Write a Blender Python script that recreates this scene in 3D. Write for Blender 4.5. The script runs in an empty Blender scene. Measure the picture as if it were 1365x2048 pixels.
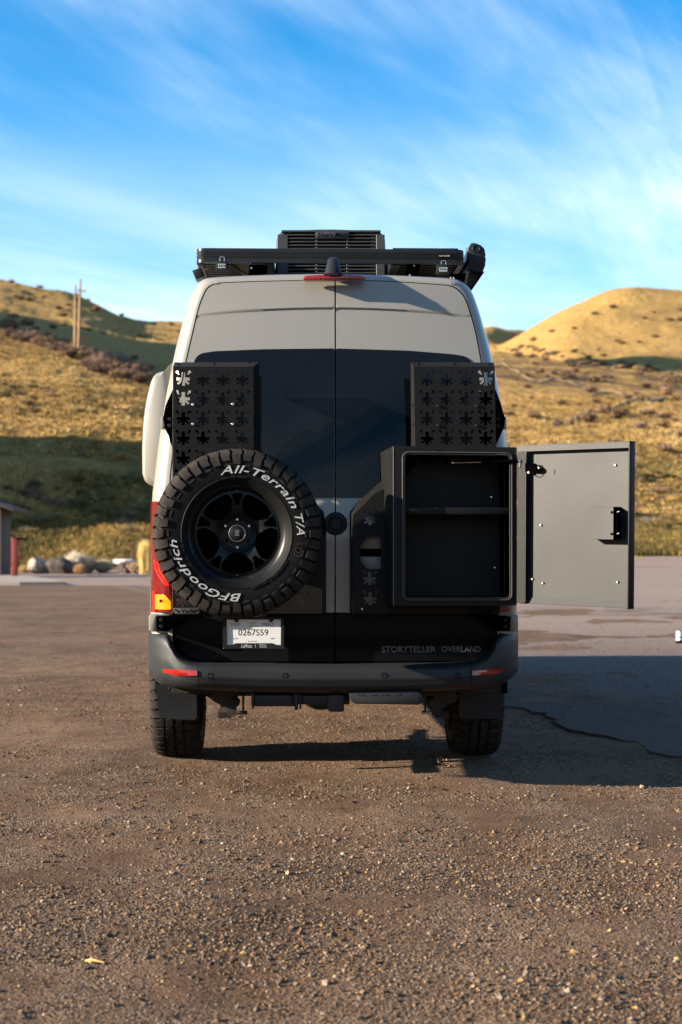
import bpy, bmesh, math, random
import numpy as np
from mathutils import Vector, Matrix, geometry
random.seed(7)
rng = np.random.default_rng(11)
sc = bpy.context.scene
COL = sc.collection
R = math.radians

# ------------------------------------------------------------ camera, sky, sun, exposure
F, CX, HY, H = 3000.0, 682.5, 1141.0, 1.10      # focal length in photo pixels, optical axis, horizon row, eye height
cam_d = bpy.data.cameras.new('camera')
cam = bpy.data.objects.new('camera', cam_d); COL.objects.link(cam)
cam.location = (0, 0, H); cam.rotation_euler = (R(90), 0, 0)
cam_d.sensor_fit = 'VERTICAL'; cam_d.sensor_height = 36.0; cam_d.sensor_width = 24.0
cam_d.lens = F / 2048 * 36
cam_d.shift_y = (HY - 1024) / 2048
cam_d.clip_start = 0.05; cam_d.clip_end = 6000
cam_d.dof.use_dof = True; cam_d.dof.focus_distance = 7.35; cam_d.dof.aperture_fstop = 3.2
sc.camera = cam

SUNV = Vector((-3.2, -0.74, 1.0)).normalized()      # towards the sun
elev = math.asin(SUNV.z); azim = math.atan2(SUNV.x, SUNV.y)
sun_d = bpy.data.lights.new('sun', 'SUN'); sun_d.energy = 5.0; sun_d.angle = R(0.5); sun_d.color = (1.0, 0.87, 0.70)
sun = bpy.data.objects.new('sun', sun_d); COL.objects.link(sun)
sun.location = (-30, -6, 12); sun.rotation_euler = SUNV.to_track_quat('Z', 'Y').to_euler()

w = bpy.data.worlds.new('World'); sc.world = w; w.use_nodes = True
nt = w.node_tree; nt.nodes.clear()
def wn(t, **k):
    n = nt.nodes.new(t)
    for a, b in k.items(): setattr(n, a, b)
    return n
def wm(op, a, b=None, c=None):
    n = wn('ShaderNodeMath', operation=op)
    for i, v in enumerate((a, b, c)):
        if v is None: continue
        if isinstance(v, (int, float)): n.inputs[i].default_value = v
        else: nt.links.new(v, n.inputs[i])
    return n.outputs[0]
out = wn('ShaderNodeOutputWorld'); bg = wn('ShaderNodeBackground'); bg.inputs['Strength'].default_value = 0.053
sky = wn('ShaderNodeTexSky', sky_type='NISHITA', sun_disc=False, sun_elevation=elev, sun_rotation=azim,
         altitude=300.0, air_density=1.0, dust_density=0.35, ozone_density=2.2)
hsv = wn('ShaderNodeHueSaturation'); hsv.inputs['Saturation'].default_value = 1.35
nt.links.new(sky.outputs[0], hsv.inputs['Color'])
grade = wn('ShaderNodeMix', data_type='RGBA', blend_type='MULTIPLY'); grade.inputs[0].default_value = 1.0; grade.inputs[7].default_value = (0.34, 1.16, 1.32, 1)
nt.links.new(hsv.outputs[0], grade.inputs[6])
tc = wn('ShaderNodeTexCoord'); sep = wn('ShaderNodeSeparateXYZ'); nt.links.new(tc.outputs['Generated'], sep.inputs[0])
zz = wm('ADD', wm('MAXIMUM', sep.outputs[2], 0.0), 0.22)
px_ = wm('DIVIDE', sep.outputs[0], zz); py_ = wm('DIVIDE', sep.outputs[1], zz)
cmb = wn('ShaderNodeCombineXYZ'); nt.links.new(px_, cmb.inputs[0]); nt.links.new(py_, cmb.inputs[1])
def cloud_layer(rot, sx, sy, detail, lo, hi, loc, dist=0.6):
    r_ = wn('ShaderNodeVectorRotate', rotation_type='Z_AXIS'); r_.inputs['Angle'].default_value = R(rot)
    nt.links.new(cmb.outputs[0], r_.inputs['Vector'])
    mp = wn('ShaderNodeMapping'); mp.inputs['Scale'].default_value = (sx, sy, 1); mp.inputs['Location'].default_value = loc
    nt.links.new(r_.outputs[0], mp.inputs[0])
    no = wn('ShaderNodeTexNoise'); no.inputs['Scale'].default_value = 1.0; no.inputs['Detail'].default_value = detail
    no.inputs['Roughness'].default_value = 0.62; no.inputs['Distortion'].default_value = dist
    nt.links.new(mp.outputs[0], no.inputs['Vector'])
    mr = wn('ShaderNodeMapRange', interpolation_type='SMOOTHSTEP'); mr.inputs['From Min'].default_value = lo; mr.inputs['From Max'].default_value = hi
    nt.links.new(no.outputs[0], mr.inputs[0])
    return mr.outputs[0]
c1 = cloud_layer(-56, 0.55, 2.4, 11, 0.33, 0.72, (2.2, 5.5, 0), 1.1)
c4 = cloud_layer(-62, 2.2, 11.0, 6, 0.25, 0.75, (1.3, 6.1, 0), 1.4)
c2 = cloud_layer(-50, 0.8, 1.5, 4, 0.32, 0.66, (7.3, 4.2, 0), 0.4)
cl = wm('MULTIPLY', c1, wm('ADD', wm('MULTIPLY', c2, 1.0), 0.05))
cl = wm('MULTIPLY', wm('MULTIPLY', cl, wm('ADD', wm('MULTIPLY', c4, 0.6), 0.62)), 0.56)
# a thin milky veil towards the horizon
hz = wn('ShaderNodeMapRange', interpolation_type='SMOOTHERSTEP')
hz.inputs['From Min'].default_value = 0.36; hz.inputs['From Max'].default_value = 0.06
nt.links.new(sep.outputs[2], hz.inputs[0])
c3 = cloud_layer(-35, 0.7, 2.2, 7, 0.25, 0.75, (1.0, 9.0, 0), 0.5)
veil = wm('MULTIPLY', hz.outputs[0], wm('ADD', wm('MULTIPLY', c3, 0.75), 0.34))
fac = wm('MINIMUM', wm('ADD', cl, veil), 0.92)
mix = wn('ShaderNodeMix', data_type='RGBA'); mix.inputs[7].default_value = (5.9, 6.7, 7.3, 1)
nt.links.new(fac, mix.inputs[0]); nt.links.new(grade.outputs[2], mix.inputs[6])
nt.links.new(mix.outputs[2], bg.inputs[0]); nt.links.new(bg.outputs[0], out.inputs[0])
sc.view_settings.view_transform = 'Standard'; sc.view_settings.look = 'None'
sc.view_settings.gamma = 1.0; sc.view_settings.use_curve_mapping = False
sc.view_settings.exposure = 2.0
sc.render.engine = 'CYCLES'
sc.cycles.use_denoising = True
sc.cycles.max_bounces = 6; sc.cycles.caustics_reflective = False; sc.cycles.caustics_refractive = False

# ------------------------------------------------------------ materials
def mat_base(name):
    m = bpy.data.materials.new(name); m.use_nodes = True
    t = m.node_tree; b = t.nodes['Principled BSDF']
    return m, t, b
def col4(c): return (c[0], c[1], c[2], 1)
def simple(name, c, rough=0.5, metal=0.0, spec=0.5, noise=None, bump=None, coat=0.0, emit=None, var=0.12, vscale=3.0):
    """noise=(scale) varies the colour and roughness, bump=(scale, distance)"""
    m, t, b = mat_base(name)
    b.inputs['Base Color'].default_value = col4(c); b.inputs['Roughness'].default_value = rough
    b.inputs['Metallic'].default_value = metal; b.inputs['Specular IOR Level'].default_value = spec
    b.inputs['Coat Weight'].default_value = coat
    tcn = t.nodes.new('ShaderNodeTexCoord')
    n = t.nodes.new('ShaderNodeTexNoise'); n.inputs['Scale'].default_value = vscale; n.inputs['Detail'].default_value = 6
    t.links.new(tcn.outputs['Object'], n.inputs['Vector'])
    rr = t.nodes.new('ShaderNodeValToRGB')
    rr.color_ramp.elements[0].position = 0.3; rr.color_ramp.elements[1].position = 0.72
    rr.color_ramp.elements[0].color = col4([x * (1 - var) for x in c]); rr.color_ramp.elements[1].color = col4([min(1, x * (1 + var)) for x in c])
    t.links.new(n.outputs[0], rr.inputs[0]); t.links.new(rr.outputs[0], b.inputs['Base Color'])
    mr = t.nodes.new('ShaderNodeMapRange'); mr.inputs['To Min'].default_value = rough * 0.85; mr.inputs['To Max'].default_value = min(1, rough * 1.18)
    t.links.new(n.outputs[0], mr.inputs[0]); t.links.new(mr.outputs[0], b.inputs['Roughness'])
    if bump:
        n2 = t.nodes.new('ShaderNodeTexNoise'); n2.inputs['Scale'].default_value = bump[0]; n2.inputs['Detail'].default_value = 3
        t.links.new(tcn.outputs['Object'], n2.inputs['Vector'])
        bp = t.nodes.new('ShaderNodeBump'); bp.inputs['Strength'].default_value = 1.0; bp.inputs['Distance'].default_value = bump[1]
        t.links.new(n2.outputs[0], bp.inputs['Height']); t.links.new(bp.outputs[0], b.inputs['Normal'])
    if emit:
        b.inputs['Emission Color'].default_value = col4(emit[0]); b.inputs['Emission Strength'].default_value = emit[1]
    return m
MT = {}
MT['paint'] = simple('cream_paint', (0.285, 0.268, 0.232), 0.34, coat=0.35, var=0.03, vscale=1.2)
MT['vinyl'] = simple('dark_vinyl', (0.005, 0.005, 0.0055), 0.42, var=0.25, vscale=2.5, bump=(900, 0.0002), spec=0.08)
MT['bumper'] = simple('grey_bumper_plastic', (0.018, 0.0195, 0.022), 0.5, var=0.18, vscale=5, bump=(700, 0.0003), spec=0.25)
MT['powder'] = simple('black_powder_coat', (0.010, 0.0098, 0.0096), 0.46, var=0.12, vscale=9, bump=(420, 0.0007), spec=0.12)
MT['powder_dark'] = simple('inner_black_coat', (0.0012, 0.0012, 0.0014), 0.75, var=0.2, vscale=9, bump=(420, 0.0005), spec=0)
MT['liner'] = simple('door_liner_coat', (0.0125, 0.0125, 0.0126), 0.5, var=0.16, vscale=3, bump=(330, 0.0006), spec=0.3)
MT['glass'] = simple('dark_tinted_glass', (0.004, 0.005, 0.007), 0.02, var=0.1, spec=0.17)
MT['rubber'] = simple('tyre_rubber', (0.0045, 0.0045, 0.0047), 0.6, var=0.35, vscale=14, bump=(420, 0.0003), spec=0.1)
MT['tread'] = simple('tread_rubber', (0.036, 0.031, 0.027), 0.8, var=0.4, vscale=20, bump=(300, 0.0006), spec=0.05)
MT['rim'] = simple('satin_black_alloy', (0.0075, 0.008, 0.009), 0.36, var=0.2, vscale=8, spec=0.2)
MT['letter'] = simple('white_rubber', (0.46, 0.46, 0.45), 0.6, var=0.06, vscale=30)
MT['steel'] = simple('bright_steel', (0.72, 0.72, 0.72), 0.25, metal=1.0, var=0.1, vscale=30)
MT['brass'] = simple('zinc_screw', (0.38, 0.29, 0.21), 0.35, metal=0.85, var=0.2, vscale=60)
MT['black_plastic'] = simple('black_plastic', (0.02, 0.021, 0.023), 0.45, var=0.2, vscale=6, bump=(300, 0.0004), spec=0.15)
MT['alu_black'] = simple('black_anodised_aluminium', (0.018, 0.02, 0.024), 0.33, metal=0.2, var=0.15, vscale=4, spec=0.25)
MT['slat'] = simple('rack_slat_black', (0.045, 0.043, 0.04), 0.5, var=0.15, vscale=4, spec=0.08)
MT['under'] = simple('dusty_chassis_steel', (0.05, 0.042, 0.036), 0.75, var=0.45, vscale=14, bump=(90, 0.002), spec=0.08)
MT['hitch'] = simple('black_hitch_steel', (0.034, 0.034, 0.036), 0.42, var=0.4, vscale=12, bump=(80, 0.0008), spec=0.2)
MT['red_lens'] = simple('red_lens', (0.30, 0.006, 0.005), 0.18, coat=0.6, var=0.15, vscale=40)
MT['red_dark'] = simple('dark_red_lens', (0.13, 0.0035, 0.003), 0.15, coat=0.15, var=0.2, vscale=30)
MT['red_glow'] = simple('glowing_red_lens', (0.5, 0.01, 0.008), 0.2, emit=((1.0, 0.010, 0.003), 0.55), var=0.1)
MT['amber_glow'] = simple('lit_indicator', (0.45, 0.07, 0.005), 0.2, emit=((1.0, 0.17, 0.002), 0.75), var=0.1)
MT['plate'] = simple('white_plate', (0.88, 0.89, 0.90), 0.4, var=0.03, vscale=20)
MT['ink'] = simple('black_ink', (0.004, 0.004, 0.004), 0.5, spec=0.0)
MT['grey_letter'] = simple('grey_letter', (0.10, 0.10, 0.10), 0.5)
MT['badge'] = simple('badge_grey', (0.085, 0.085, 0.088), 0.45)
MT['led'] = simple('led_reflector', (0.75, 0.68, 0.6), 0.25, metal=0.7, var=0.5, vscale=120)
MT['seal'] = simple('rubber_seal', (0.055, 0.050, 0.046), 0.28, var=0.1, spec=0.3)
MT['solar'] = simple('solar_glass', (0.01, 0.012, 0.02), 0.1)
MT['ac'] = simple('ac_plastic', (0.036, 0.036, 0.037), 0.55, var=0.2, vscale=5, bump=(160, 0.001))
MT['ac_dark'] = simple('ac_cavity', (0.006, 0.006, 0.007), 0.8, spec=0)
MT['handle'] = simple('handle_paint', (0.30, 0.28, 0.25), 0.35, var=0.04)

# ------------------------------------------------------------ helpers
def tag(o, label=None, cat=None, group=None, kind=None):
    if label: o['label'] = label
    if cat: o['category'] = cat
    if group: o['group'] = group
    if kind: o['kind'] = kind
    return o
def mesh_obj(name, verts, faces, mat, parent=None, smooth=True, angle=35, bevel=0.0, seg=2, mi=None):
    me = bpy.data.meshes.new(name); me.from_pydata([tuple(v) for v in verts], [], faces)
    mats = mat if isinstance(mat, (list, tuple)) else [mat]
    for m in mats: me.materials.append(m)
    if mi: me.polygons.foreach_set('material_index', mi)
    bm = bmesh.new(); bm.from_mesh(me)
    bmesh.ops.remove_doubles(bm, verts=bm.verts, dist=1e-5)
    if bevel > 0:
        bmesh.ops.recalc_face_normals(bm, faces=bm.faces)
        es = [e for e in bm.edges if len(e.link_faces) == 2 and e.calc_face_angle(0) > 0.5]
        bmesh.ops.bevel(bm, geom=es, offset=bevel, segments=seg, affect='EDGES', profile=0.5, clamp_overlap=True)
    bm.to_mesh(me); bm.free()
    if smooth:
        me.polygons.foreach_set('use_smooth', [True] * len(me.polygons))
        me.set_sharp_from_angle(angle=R(angle))
    me.update()
    o = bpy.data.objects.new(name, me); COL.objects.link(o)
    if parent: o.parent = parent
    return o
class MB:
    def __init__(s): s.v = []; s.f = []
    def add(s, vs, fs):
        b = len(s.v); s.v += [Vector(v) for v in vs]; s.f += [tuple(b + i for i in f) for f in fs]; return s
    def hexa(s, p):      # p: 4 front + 4 back corners in the same order
        return s.add(p, [(0, 1, 2, 3), (7, 6, 5, 4), (0, 4, 5, 1), (1, 5, 6, 2), (2, 6, 7, 3), (3, 7, 4, 0)])
    def box(s, a, b):
        x0, y0, z0 = a; x1, y1, z1 = b
        return s.hexa([(x0, y0, z0), (x1, y0, z0), (x1, y0, z1), (x0, y0, z1), (x0, y1, z0), (x1, y1, z0), (x1, y1, z1), (x0, y1, z1)])
    def prism(s, pts, d):   # pts: outline in 3-D, d: extrusion vector
        n = len(pts); d = Vector(d)
        vs = [Vector(p) for p in pts] + [Vector(p) + d for p in pts]
        return s.add(vs, [tuple(range(n)), tuple(range(2 * n - 1, n - 1, -1))] + [(i, i + n, (i + 1) % n + n, (i + 1) % n) for i in range(n)])
    def tube(s, pts, r, n=8, caps=True):
        pts = [Vector(p) for p in pts]; rs = r if isinstance(r, (list, tuple)) else [r] * len(pts)
        b = len(s.v); up = None
        for i, p in enumerate(pts):
            t = (pts[min(i + 1, len(pts) - 1)] - pts[max(i - 1, 0)]).normalized()
            if up is None: up = t.orthogonal().normalized()
            else: up = (up - t * up.dot(t)).normalized()
            q = t.cross(up)
            for k in range(n):
                a = 2 * math.pi * k / n
                s.v.append(p + (up * math.cos(a) + q * math.sin(a)) * rs[i])
        for i in range(len(pts) - 1):
            for k in range(n):
                s.f.append((b + i * n + k, b + i * n + (k + 1) % n, b + (i + 1) * n + (k + 1) % n, b + (i + 1) * n + k))
        if caps:
            s.f.append(tuple(b + k for k in range(n))[::-1]); e = b + (len(pts) - 1) * n
            s.f.append(tuple(e + k for k in range(n)))
        return s
    def lathe(s, prof, c=(0, 0, 0), n=48, axis='Y', closed=False):
        b = len(s.v); c = Vector(c); m = len(prof)
        for k in range(n):
            a = 2 * math.pi * k / n
            for r, h in prof:
                if axis == 'Y': p = Vector((r * math.cos(a), h, r * math.sin(a)))
                elif axis == 'X': p = Vector((h, r * math.cos(a), r * math.sin(a)))
                else: p = Vector((r * math.cos(a), r * math.sin(a), h))
                s.v.append(c + p)
        for k in range(n):
            k2 = (k + 1) % n
            for i in range(m - 1 + (1 if closed else 0)):
                j = (i + 1) % m
                s.f.append((b + k * m + i, b + k * m + j, b + k2 * m + j, b + k2 * m + i))
        return s
    def grid(s, rows, close_u=False):
        b = len(s.v); m = len(rows[0])
        for r in rows: s.v += [Vector(p) for p in r]
        for i in range(len(rows) - 1):
            for j in range(m - 1 + (1 if close_u else 0)):
                k = (j + 1) % m
                s.f.append((b + i * m + j, b + i * m + k, b + (i + 1) * m + k, b + (i + 1) * m + j))
        return s
    def xf(s, M): s.v = [M @ v for v in s.v]; return s
    def build(s, name, mat, parent=None, **k): return mesh_obj(name, s.v, s.f, mat, parent, **k)

def cdt_panel(outline, holes, spacing, fy, thick, extra=(), skip=None):
    """a sheet in the local x-z plane at depth y = fy(x, z), extruded by thick to the back, with real holes"""
    co = []; ed = []
    def loop(pts):
        b = len(co); n = len(pts)
        for p in pts: co.append(Vector((p[0], p[1])))
        for i in range(n): ed.append((b + i, b + (i + 1) % n))
    loops = []
    def densify(pts):
        o = []
        n = len(pts)
        for i in range(n):
            a = pts[i]; b = pts[(i + 1) % n]; L = math.hypot(b[0] - a[0], b[1] - a[1])
            k = max(1, int(L / spacing)) if spacing else 1
            for j in range(k): o.append((a[0] + (b[0] - a[0]) * j / k, a[1] + (b[1] - a[1]) * j / k))
        return o
    ol = densify(outline); loop(ol)
    for h in holes: loop(h)
    if spacing:
        xs = [p[0] for p in ol]; zs = [p[1] for p in ol]
        x = min(xs) + spacing / 2
        while x < max(xs):
            z = min(zs) + spacing / 2
            while z < max(zs):
                if inside(x, z, ol) and not (skip and skip(x, z)): co.append(Vector((x, z)))
                z += spacing
            x += spacing
    for p in extra:
        if inside(p[0], p[1], ol): co.append(Vector(p))
    vs, es, fs, _, _, _ = geometry.delaunay_2d_cdt(co, ed, [], 1, 1e-6)
    fs2 = []
    for f in fs:
        cx = sum(vs[i].x for i in f) / len(f); cz = sum(vs[i].y for i in f) / len(f)
        if not inside(cx, cz, ol): continue
        if any(inside(cx, cz, h) for h in holes): continue
        fs2.append(tuple(f))
    used = {}
    V = []; 
    for f in fs2:
        for i in f:
            if i not in used: used[i] = len(V); V.append((vs[i].x, fy(vs[i].x, vs[i].y), vs[i].y))
    Fs = [tuple(used[i] for i in f) for f in fs2]
    # orientation: front face normals towards -y
    Fo = []
    for f in Fs:
        a, b, c = (V[i] for i in f[:3])
        cr = (b[0] - a[0]) * (c[2] - a[2]) - (b[2] - a[2]) * (c[0] - a[0])
        Fo.append(f if cr > 0 else f[::-1])
    if thick:
        n = len(V); cnt = {}
        for f in Fo:
            for i in range(len(f)):
                a, b = f[i], f[(i + 1) % len(f)]
                cnt[(a, b)] = 1
        V2 = V + [(x, y + thick, z) for x, y, z in V]
        F2 = Fo + [tuple(i + n for i in f[::-1]) for f in Fo]
        for (a, b) in cnt:
            if (b, a) not in cnt: F2.append((b, a, a + n, b + n))
        return V2, F2
    return V, Fo
def inside(x, z, poly):
    c = False; n = len(poly); j = n - 1
    for i in range(n):
        xi, zi = poly[i][0], poly[i][1]; xj, zj = poly[j][0], poly[j][1]
        if (zi > z) != (zj > z) and x < (xj - xi) * (z - zi) / (zj - zi) + xi: c = not c
        j = i
    return c
def round_poly(pts, r, n=5):
    """round every corner of a 2-D polygon"""
    o = []; m = len(pts)
    rs = r if isinstance(r, (list, tuple)) else [r] * m
    for i in range(m):
        p = Vector(pts[i][:2]); a = Vector(pts[i - 1][:2]); b = Vector(pts[(i + 1) % m][:2])
        da = (a - p); db = (b - p)
        k = min(rs[i], da.length * 0.49, db.length * 0.49)
        if k <= 1e-6: o.append((p.x, p.y)); continue
        p0 = p + da.normalized() * k; p1 = p + db.normalized() * k
        for j in range(n + 1):
            t = j / n; q = p0 * (1 - t) ** 2 + p * 2 * t * (1 - t) + p1 * t * t
            o.append((q.x, q.y))
    return o
_font_cache = {}
def text_geo(s, size, extrude=0.0, offset=0.0, shear=0.0, spacing=1.0, align='CENTER', res=3):
    cu = bpy.data.curves.new('txt', 'FONT'); cu.body = s; cu.size = size; cu.extrude = extrude; cu.offset = offset
    cu.shear = shear; cu.space_character = spacing; cu.align_x = align; cu.align_y = 'CENTER'; cu.resolution_u = res
    o = bpy.data.objects.new('txt', cu); COL.objects.link(o)
    dg = bpy.context.evaluated_depsgraph_get(); ev = o.evaluated_get(dg); me = ev.to_mesh()
    vs = [Vector(v.co) for v in me.vertices]; fs = [tuple(p.vertices) for p in me.polygons]
    ev.to_mesh_clear(); bpy.data.objects.remove(o); bpy.data.curves.remove(cu)
    return vs, fs
# ------------------------------------------------------------ terrain
def _hash(ix, iy, seed):
    n = (ix.astype(np.int64) * 374761393 + iy.astype(np.int64) * 668265263 + seed * 1442695041) & 0xffffffff
    n = ((n ^ (n >> 13)) * 1274126177) & 0xffffffff
    return ((n ^ (n >> 16)) & 0xffff) / 65535.0
def vnoise(x, y, seed=0):
    ix = np.floor(x); iy = np.floor(y); fx = x - ix; fy = y - iy
    fx = fx * fx * (3 - 2 * fx); fy = fy * fy * (3 - 2 * fy)
    a = _hash(ix, iy, seed); b = _hash(ix + 1, iy, seed); c = _hash(ix, iy + 1, seed); d = _hash(ix + 1, iy + 1, seed)
    return (a * (1 - fx) + b * fx) * (1 - fy) + (c * (1 - fx) + d * fx) * fy - 0.5
def fbm(x, y, o=4, seed=0):
    s = 0; a = 1.0; f = 1.0
    for i in range(o):
        s = s + a * vnoise(x * f + 17.3 * i, y * f - 9.1 * i, seed + i); a *= 0.5; f *= 2.03
    return s
# surveyed profiles: for each bearing (photo column) pairs of distance and either a photo row (>=300) or a height in metres
PROF = {
 -6000: [(65, 1.1), (100, 8), (160, 20), (230, 30), (330, 45), (420, 60), (520, 70), (700, 70)],
 -1800: [(65, 1.0), (100, 8), (160, 22), (230, 40), (330, 60), (420, 78), (520, 90), (700, 85)],
 -500: [(65, 1.0), (82, 3.4), (90, 6), (99, 11.2), (112, 12.8), (150, 22), (215, 41), (240, 38), (320, 56), (420, 86), (500, 108), (700, 95)],
 0:   [(65, 1147), (80, 1062), (88, 1010), (99, 848), (112, 838), (135, 790), (165, 738), (195, 690), (215, 652), (245, 34), (320, 660), (420, 600), (480, 556), (600, 85)],
 60:  [(65, 1146), (80, 1062), (88, 1010), (99, 849), (112, 838), (135, 792), (165, 742), (195, 695), (212, 668), (245, 32), (320, 665), (420, 616), (480, 574), (600, 85)],
 150: [(65, 1145), (80, 1062), (89, 1010), (99, 853), (112, 842), (135, 795), (170, 742), (205, 704), (212, 700), (245, 29), (320, 685), (420, 630), (485, 588), (600, 80)],
 200: [(65, 1145), (80, 1062), (89, 1005), (100, 857), (113, 846), (137, 800), (168, 756), (198, 722), (210, 718), (245, 27), (320, 700), (420, 645), (485, 610), (600, 78)],
 250: [(65, 1145), (80, 1063), (90, 1000), (100, 861), (113, 850), (137, 805), (165, 766), (192, 742), (205, 738), (240, 25), (320, 712), (420, 660), (490, 634), (600, 78)],
 300: [(65, 1145), (80, 1064), (90, 995), (100, 866), (114, 854), (140, 812), (165, 776), (186, 758), (200, 754), (235, 24), (320, 722), (420, 672), (495, 639), (620, 78)],
 370: [(65, 1143), (80, 1064), (92, 985), (101, 870), (115, 858), (142, 818), (165, 786), (186, 768), (200, 764), (235, 24), (320, 728), (420, 680), (500, 641), (640, 80)],
 680: [(66, 1135), (82, 1068), (95, 1000), (110, 880), (125, 868), (160, 815), (210, 770), (250, 740), (270, 735), (300, 35), (360, 46), (440, 690), (560, 642), (700, 95)],
 985: [(70, 1122), (86, 1075), (101, 1028), (116, 975), (130, 878), (147, 866), (190, 810), (240, 758), (290, 716), (320, 697), (345, 44), (420, 56), (560, 700), (700, 646), (900, 110)],
 1070: [(70, 1120), (86, 1073), (101, 1027), (117, 972), (131, 878), (149, 868), (192, 810), (242, 764), (290, 722), (312, 706), (340, 43), (410, 58), (500, 667), (540, 650), (640, 82), (720, 650), (900, 110)],
 1110: [(70, 1119), (86, 1073), (101, 1027), (117, 971), (131, 879), (149, 869), (192, 812), (242, 766), (290, 726), (306, 712), (335, 42), (400, 58), (480, 650), (535, 628), (640, 84), (900, 105)],
 1150: [(70, 1118), (86, 1072), (101, 1026), (118, 970), (132, 880), (150, 870), (194, 813), (243, 770), (288, 731), (300, 720), (330, 42), (395, 706), (470, 640), (530, 608), (640, 86), (900, 95)],
 1200: [(70, 1118), (86, 1072), (101, 1026), (118, 970), (132, 883), (150, 872), (194, 815), (243, 775), (285, 738), (296, 730), (330, 41), (390, 716), (460, 640), (525, 585), (640, 88), (900, 95)],
 1250: [(70, 1118), (86, 1071), (101, 1025), (119, 970), (133, 886), (151, 875), (194, 818), (242, 779), (282, 746), (292, 740), (325, 40), (385, 718), (455, 640), (520, 572), (640, 88), (900, 90)],
 1310: [(70, 1118), (86, 1070), (102, 1025), (120, 970), (133, 889), (152, 878), (195, 821), (241, 782), (281, 753), (290, 748), (320, 39), (382, 720), (450, 640), (520, 578), (640, 87), (900, 90)],
 1365: [(70, 1118), (86, 1070), (102, 1025), (120, 970), (134, 892), (153, 881), (195, 825), (240, 785), (280, 761), (290, 756), (320, 38), (380, 722), (450, 642), (520, 584), (640, 86), (900, 90)],
 1800: [(70, 1.8), (86, 3.4), (102, 5), (120, 8), (134, 12.4), (153, 14), (195, 22), (240, 30), (290, 38), (320, 38), (380, 52), (450, 74), (520, 92), (700, 85)],
 4000: [(70, 1.9), (100, 4), (150, 12), (240, 22), (320, 30), (450, 45), (600, 55), (900, 60)],
}
# smooth log-distance table
DT = np.exp(np.linspace(math.log(62), math.log(900), 420))
PXS = sorted(PROF); TAB = []
def zrow(Y, v): return H + (HY - v) * Y / F if v >= 300 else v
for p in PXS:
    ys = np.array([a for a, _ in PROF[p]], float); zs = np.array([zrow(a, b) for a, b in PROF[p]], float)
    t = np.interp(DT, ys, zs, right=zs[-1])
    k = np.array([1, 2, 3, 2, 1], float); k /= k.sum()
    tp_ = np.pad(t, 2, mode='edge'); t = np.convolve(tp_, k, 'valid')
    TAB.append(t)
TAB = np.array(TAB)
# resample the bearings finely and round off the facets between surveyed profiles
_pf = np.concatenate([[-6000, -1800], np.arange(-500, 1801, 12), [4000]]).astype(float)
_T = np.stack([np.interp(_pf, PXS, TAB[:, j]) for j in range(TAB.shape[1])], 1)
_k = np.hanning(9); _k /= _k.sum(); _n = _T.copy()
for j in range(_T.shape[1]): _n[6:-6, j] = np.convolve(_T[:, j], _k, 'same')[6:-6]
TAB = _n; PXS = list(_pf)
# finer columns, cubic-ish (cosine) in between
def base_near(x, y):
    """the lot: level across, rising gently away from the camera"""
    yy = np.clip(y, -40, 400)
    z = np.where(yy < 16, 0.035 * (yy - 8.8), 0.252 + 0.0152 * (yy - 16))
    k = np.clip((yy - 16) / 54, 0, 1)
    z = z + k * k * (3 - 2 * k) * np.where(x > 0, np.clip(x, 0, 30) * 0.021, np.clip(x, -20, 0) * 0.003)
    return z
MOUNDS = [(-45, 83.5, 11, 10, 21.0), (-290, 285, 85, 60, 105)]  # out-of-view mounds on the left, added to throw shade on the slopes
def terrain(x, y, detail=True):
    x = np.asarray(x, float); y = np.asarray(y, float)
    r = np.hypot(x, y); az = np.arctan2(x, y)
    azc = np.clip(az, -1.1, 1.1)
    px = CX + F * np.tan(azc)
    d = r * np.cos(np.clip(az, -0.45, 0.45))
    di = np.interp(np.clip(d, DT[0], DT[-1]), DT, np.arange(len(DT)))
    i0 = np.clip(di.astype(int), 0, len(DT) - 2); fi = di - i0
    P = np.array(PXS, float); pj = np.clip(np.searchsorted(P, px) - 1, 0, len(P) - 2)
    fj = np.clip((px - P[pj]) / (P[pj + 1] - P[pj]), 0, 1)
    zf = (TAB[pj, i0] * (1 - fi) + TAB[pj, i0 + 1] * fi) * (1 - fj) + (TAB[pj + 1, i0] * (1 - fi) + TAB[pj + 1, i0 + 1] * fi) * fj
    zb = 0.6 + np.clip((r - 70) / 260, 0, 1) ** 1.3 * (17 + 16 * fbm(x / 120, y / 120, 3, 5))
    back = np.clip((np.abs(az) - 0.95) / 0.5, 0, 1); back = back * back * (3 - 2 * back)
    zh = zf * (1 - back) + zb * back
    for (mx, my, rx, ry, h) in MOUNDS:
        zh = zh + h * np.exp(-((x - mx) / rx) ** 2 - ((y - my) / ry) ** 2)
    zn = base_near(x, y)
    zn = zn - 0.045 * np.exp(-((x - 1.7) / 1.0) ** 2 - ((y - 7.5) / 0.65) ** 2)
    t = np.clip((d - 62) / 6.0, 0, 1); t = t * t * (3 - 2 * t)
    z = zn * (1 - t) + zh * t
    if detail:
        far = np.clip((d - 66) / 25, 0, 1)
        z = z + far * (0.55 * fbm(x / 7.0, y / 7.0, 4, 21) + 0.25 * fbm(x / 1.7, y / 1.7, 3, 31))
        z = z + np.clip((d - 150) / 200, 0, 1) * 2.6 * fbm(x / 42.0, y / 42.0, 4, 41)
        lo = 1 - np.clip((d - 20) / 20, 0, 1)
        z = z + lo * (0.030 * fbm(x / 1.9, y / 1.3, 3, 51) + 0.010 * fbm(x / 0.28, y / 0.28, 3, 61)) + (1 - lo) * (1 - far) * 0.004 * fbm(x / 3, y / 3, 2, 71)
    return z
def tz(x, y): return float(terrain(np.array([x]), np.array([y]), True)[0])
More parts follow.
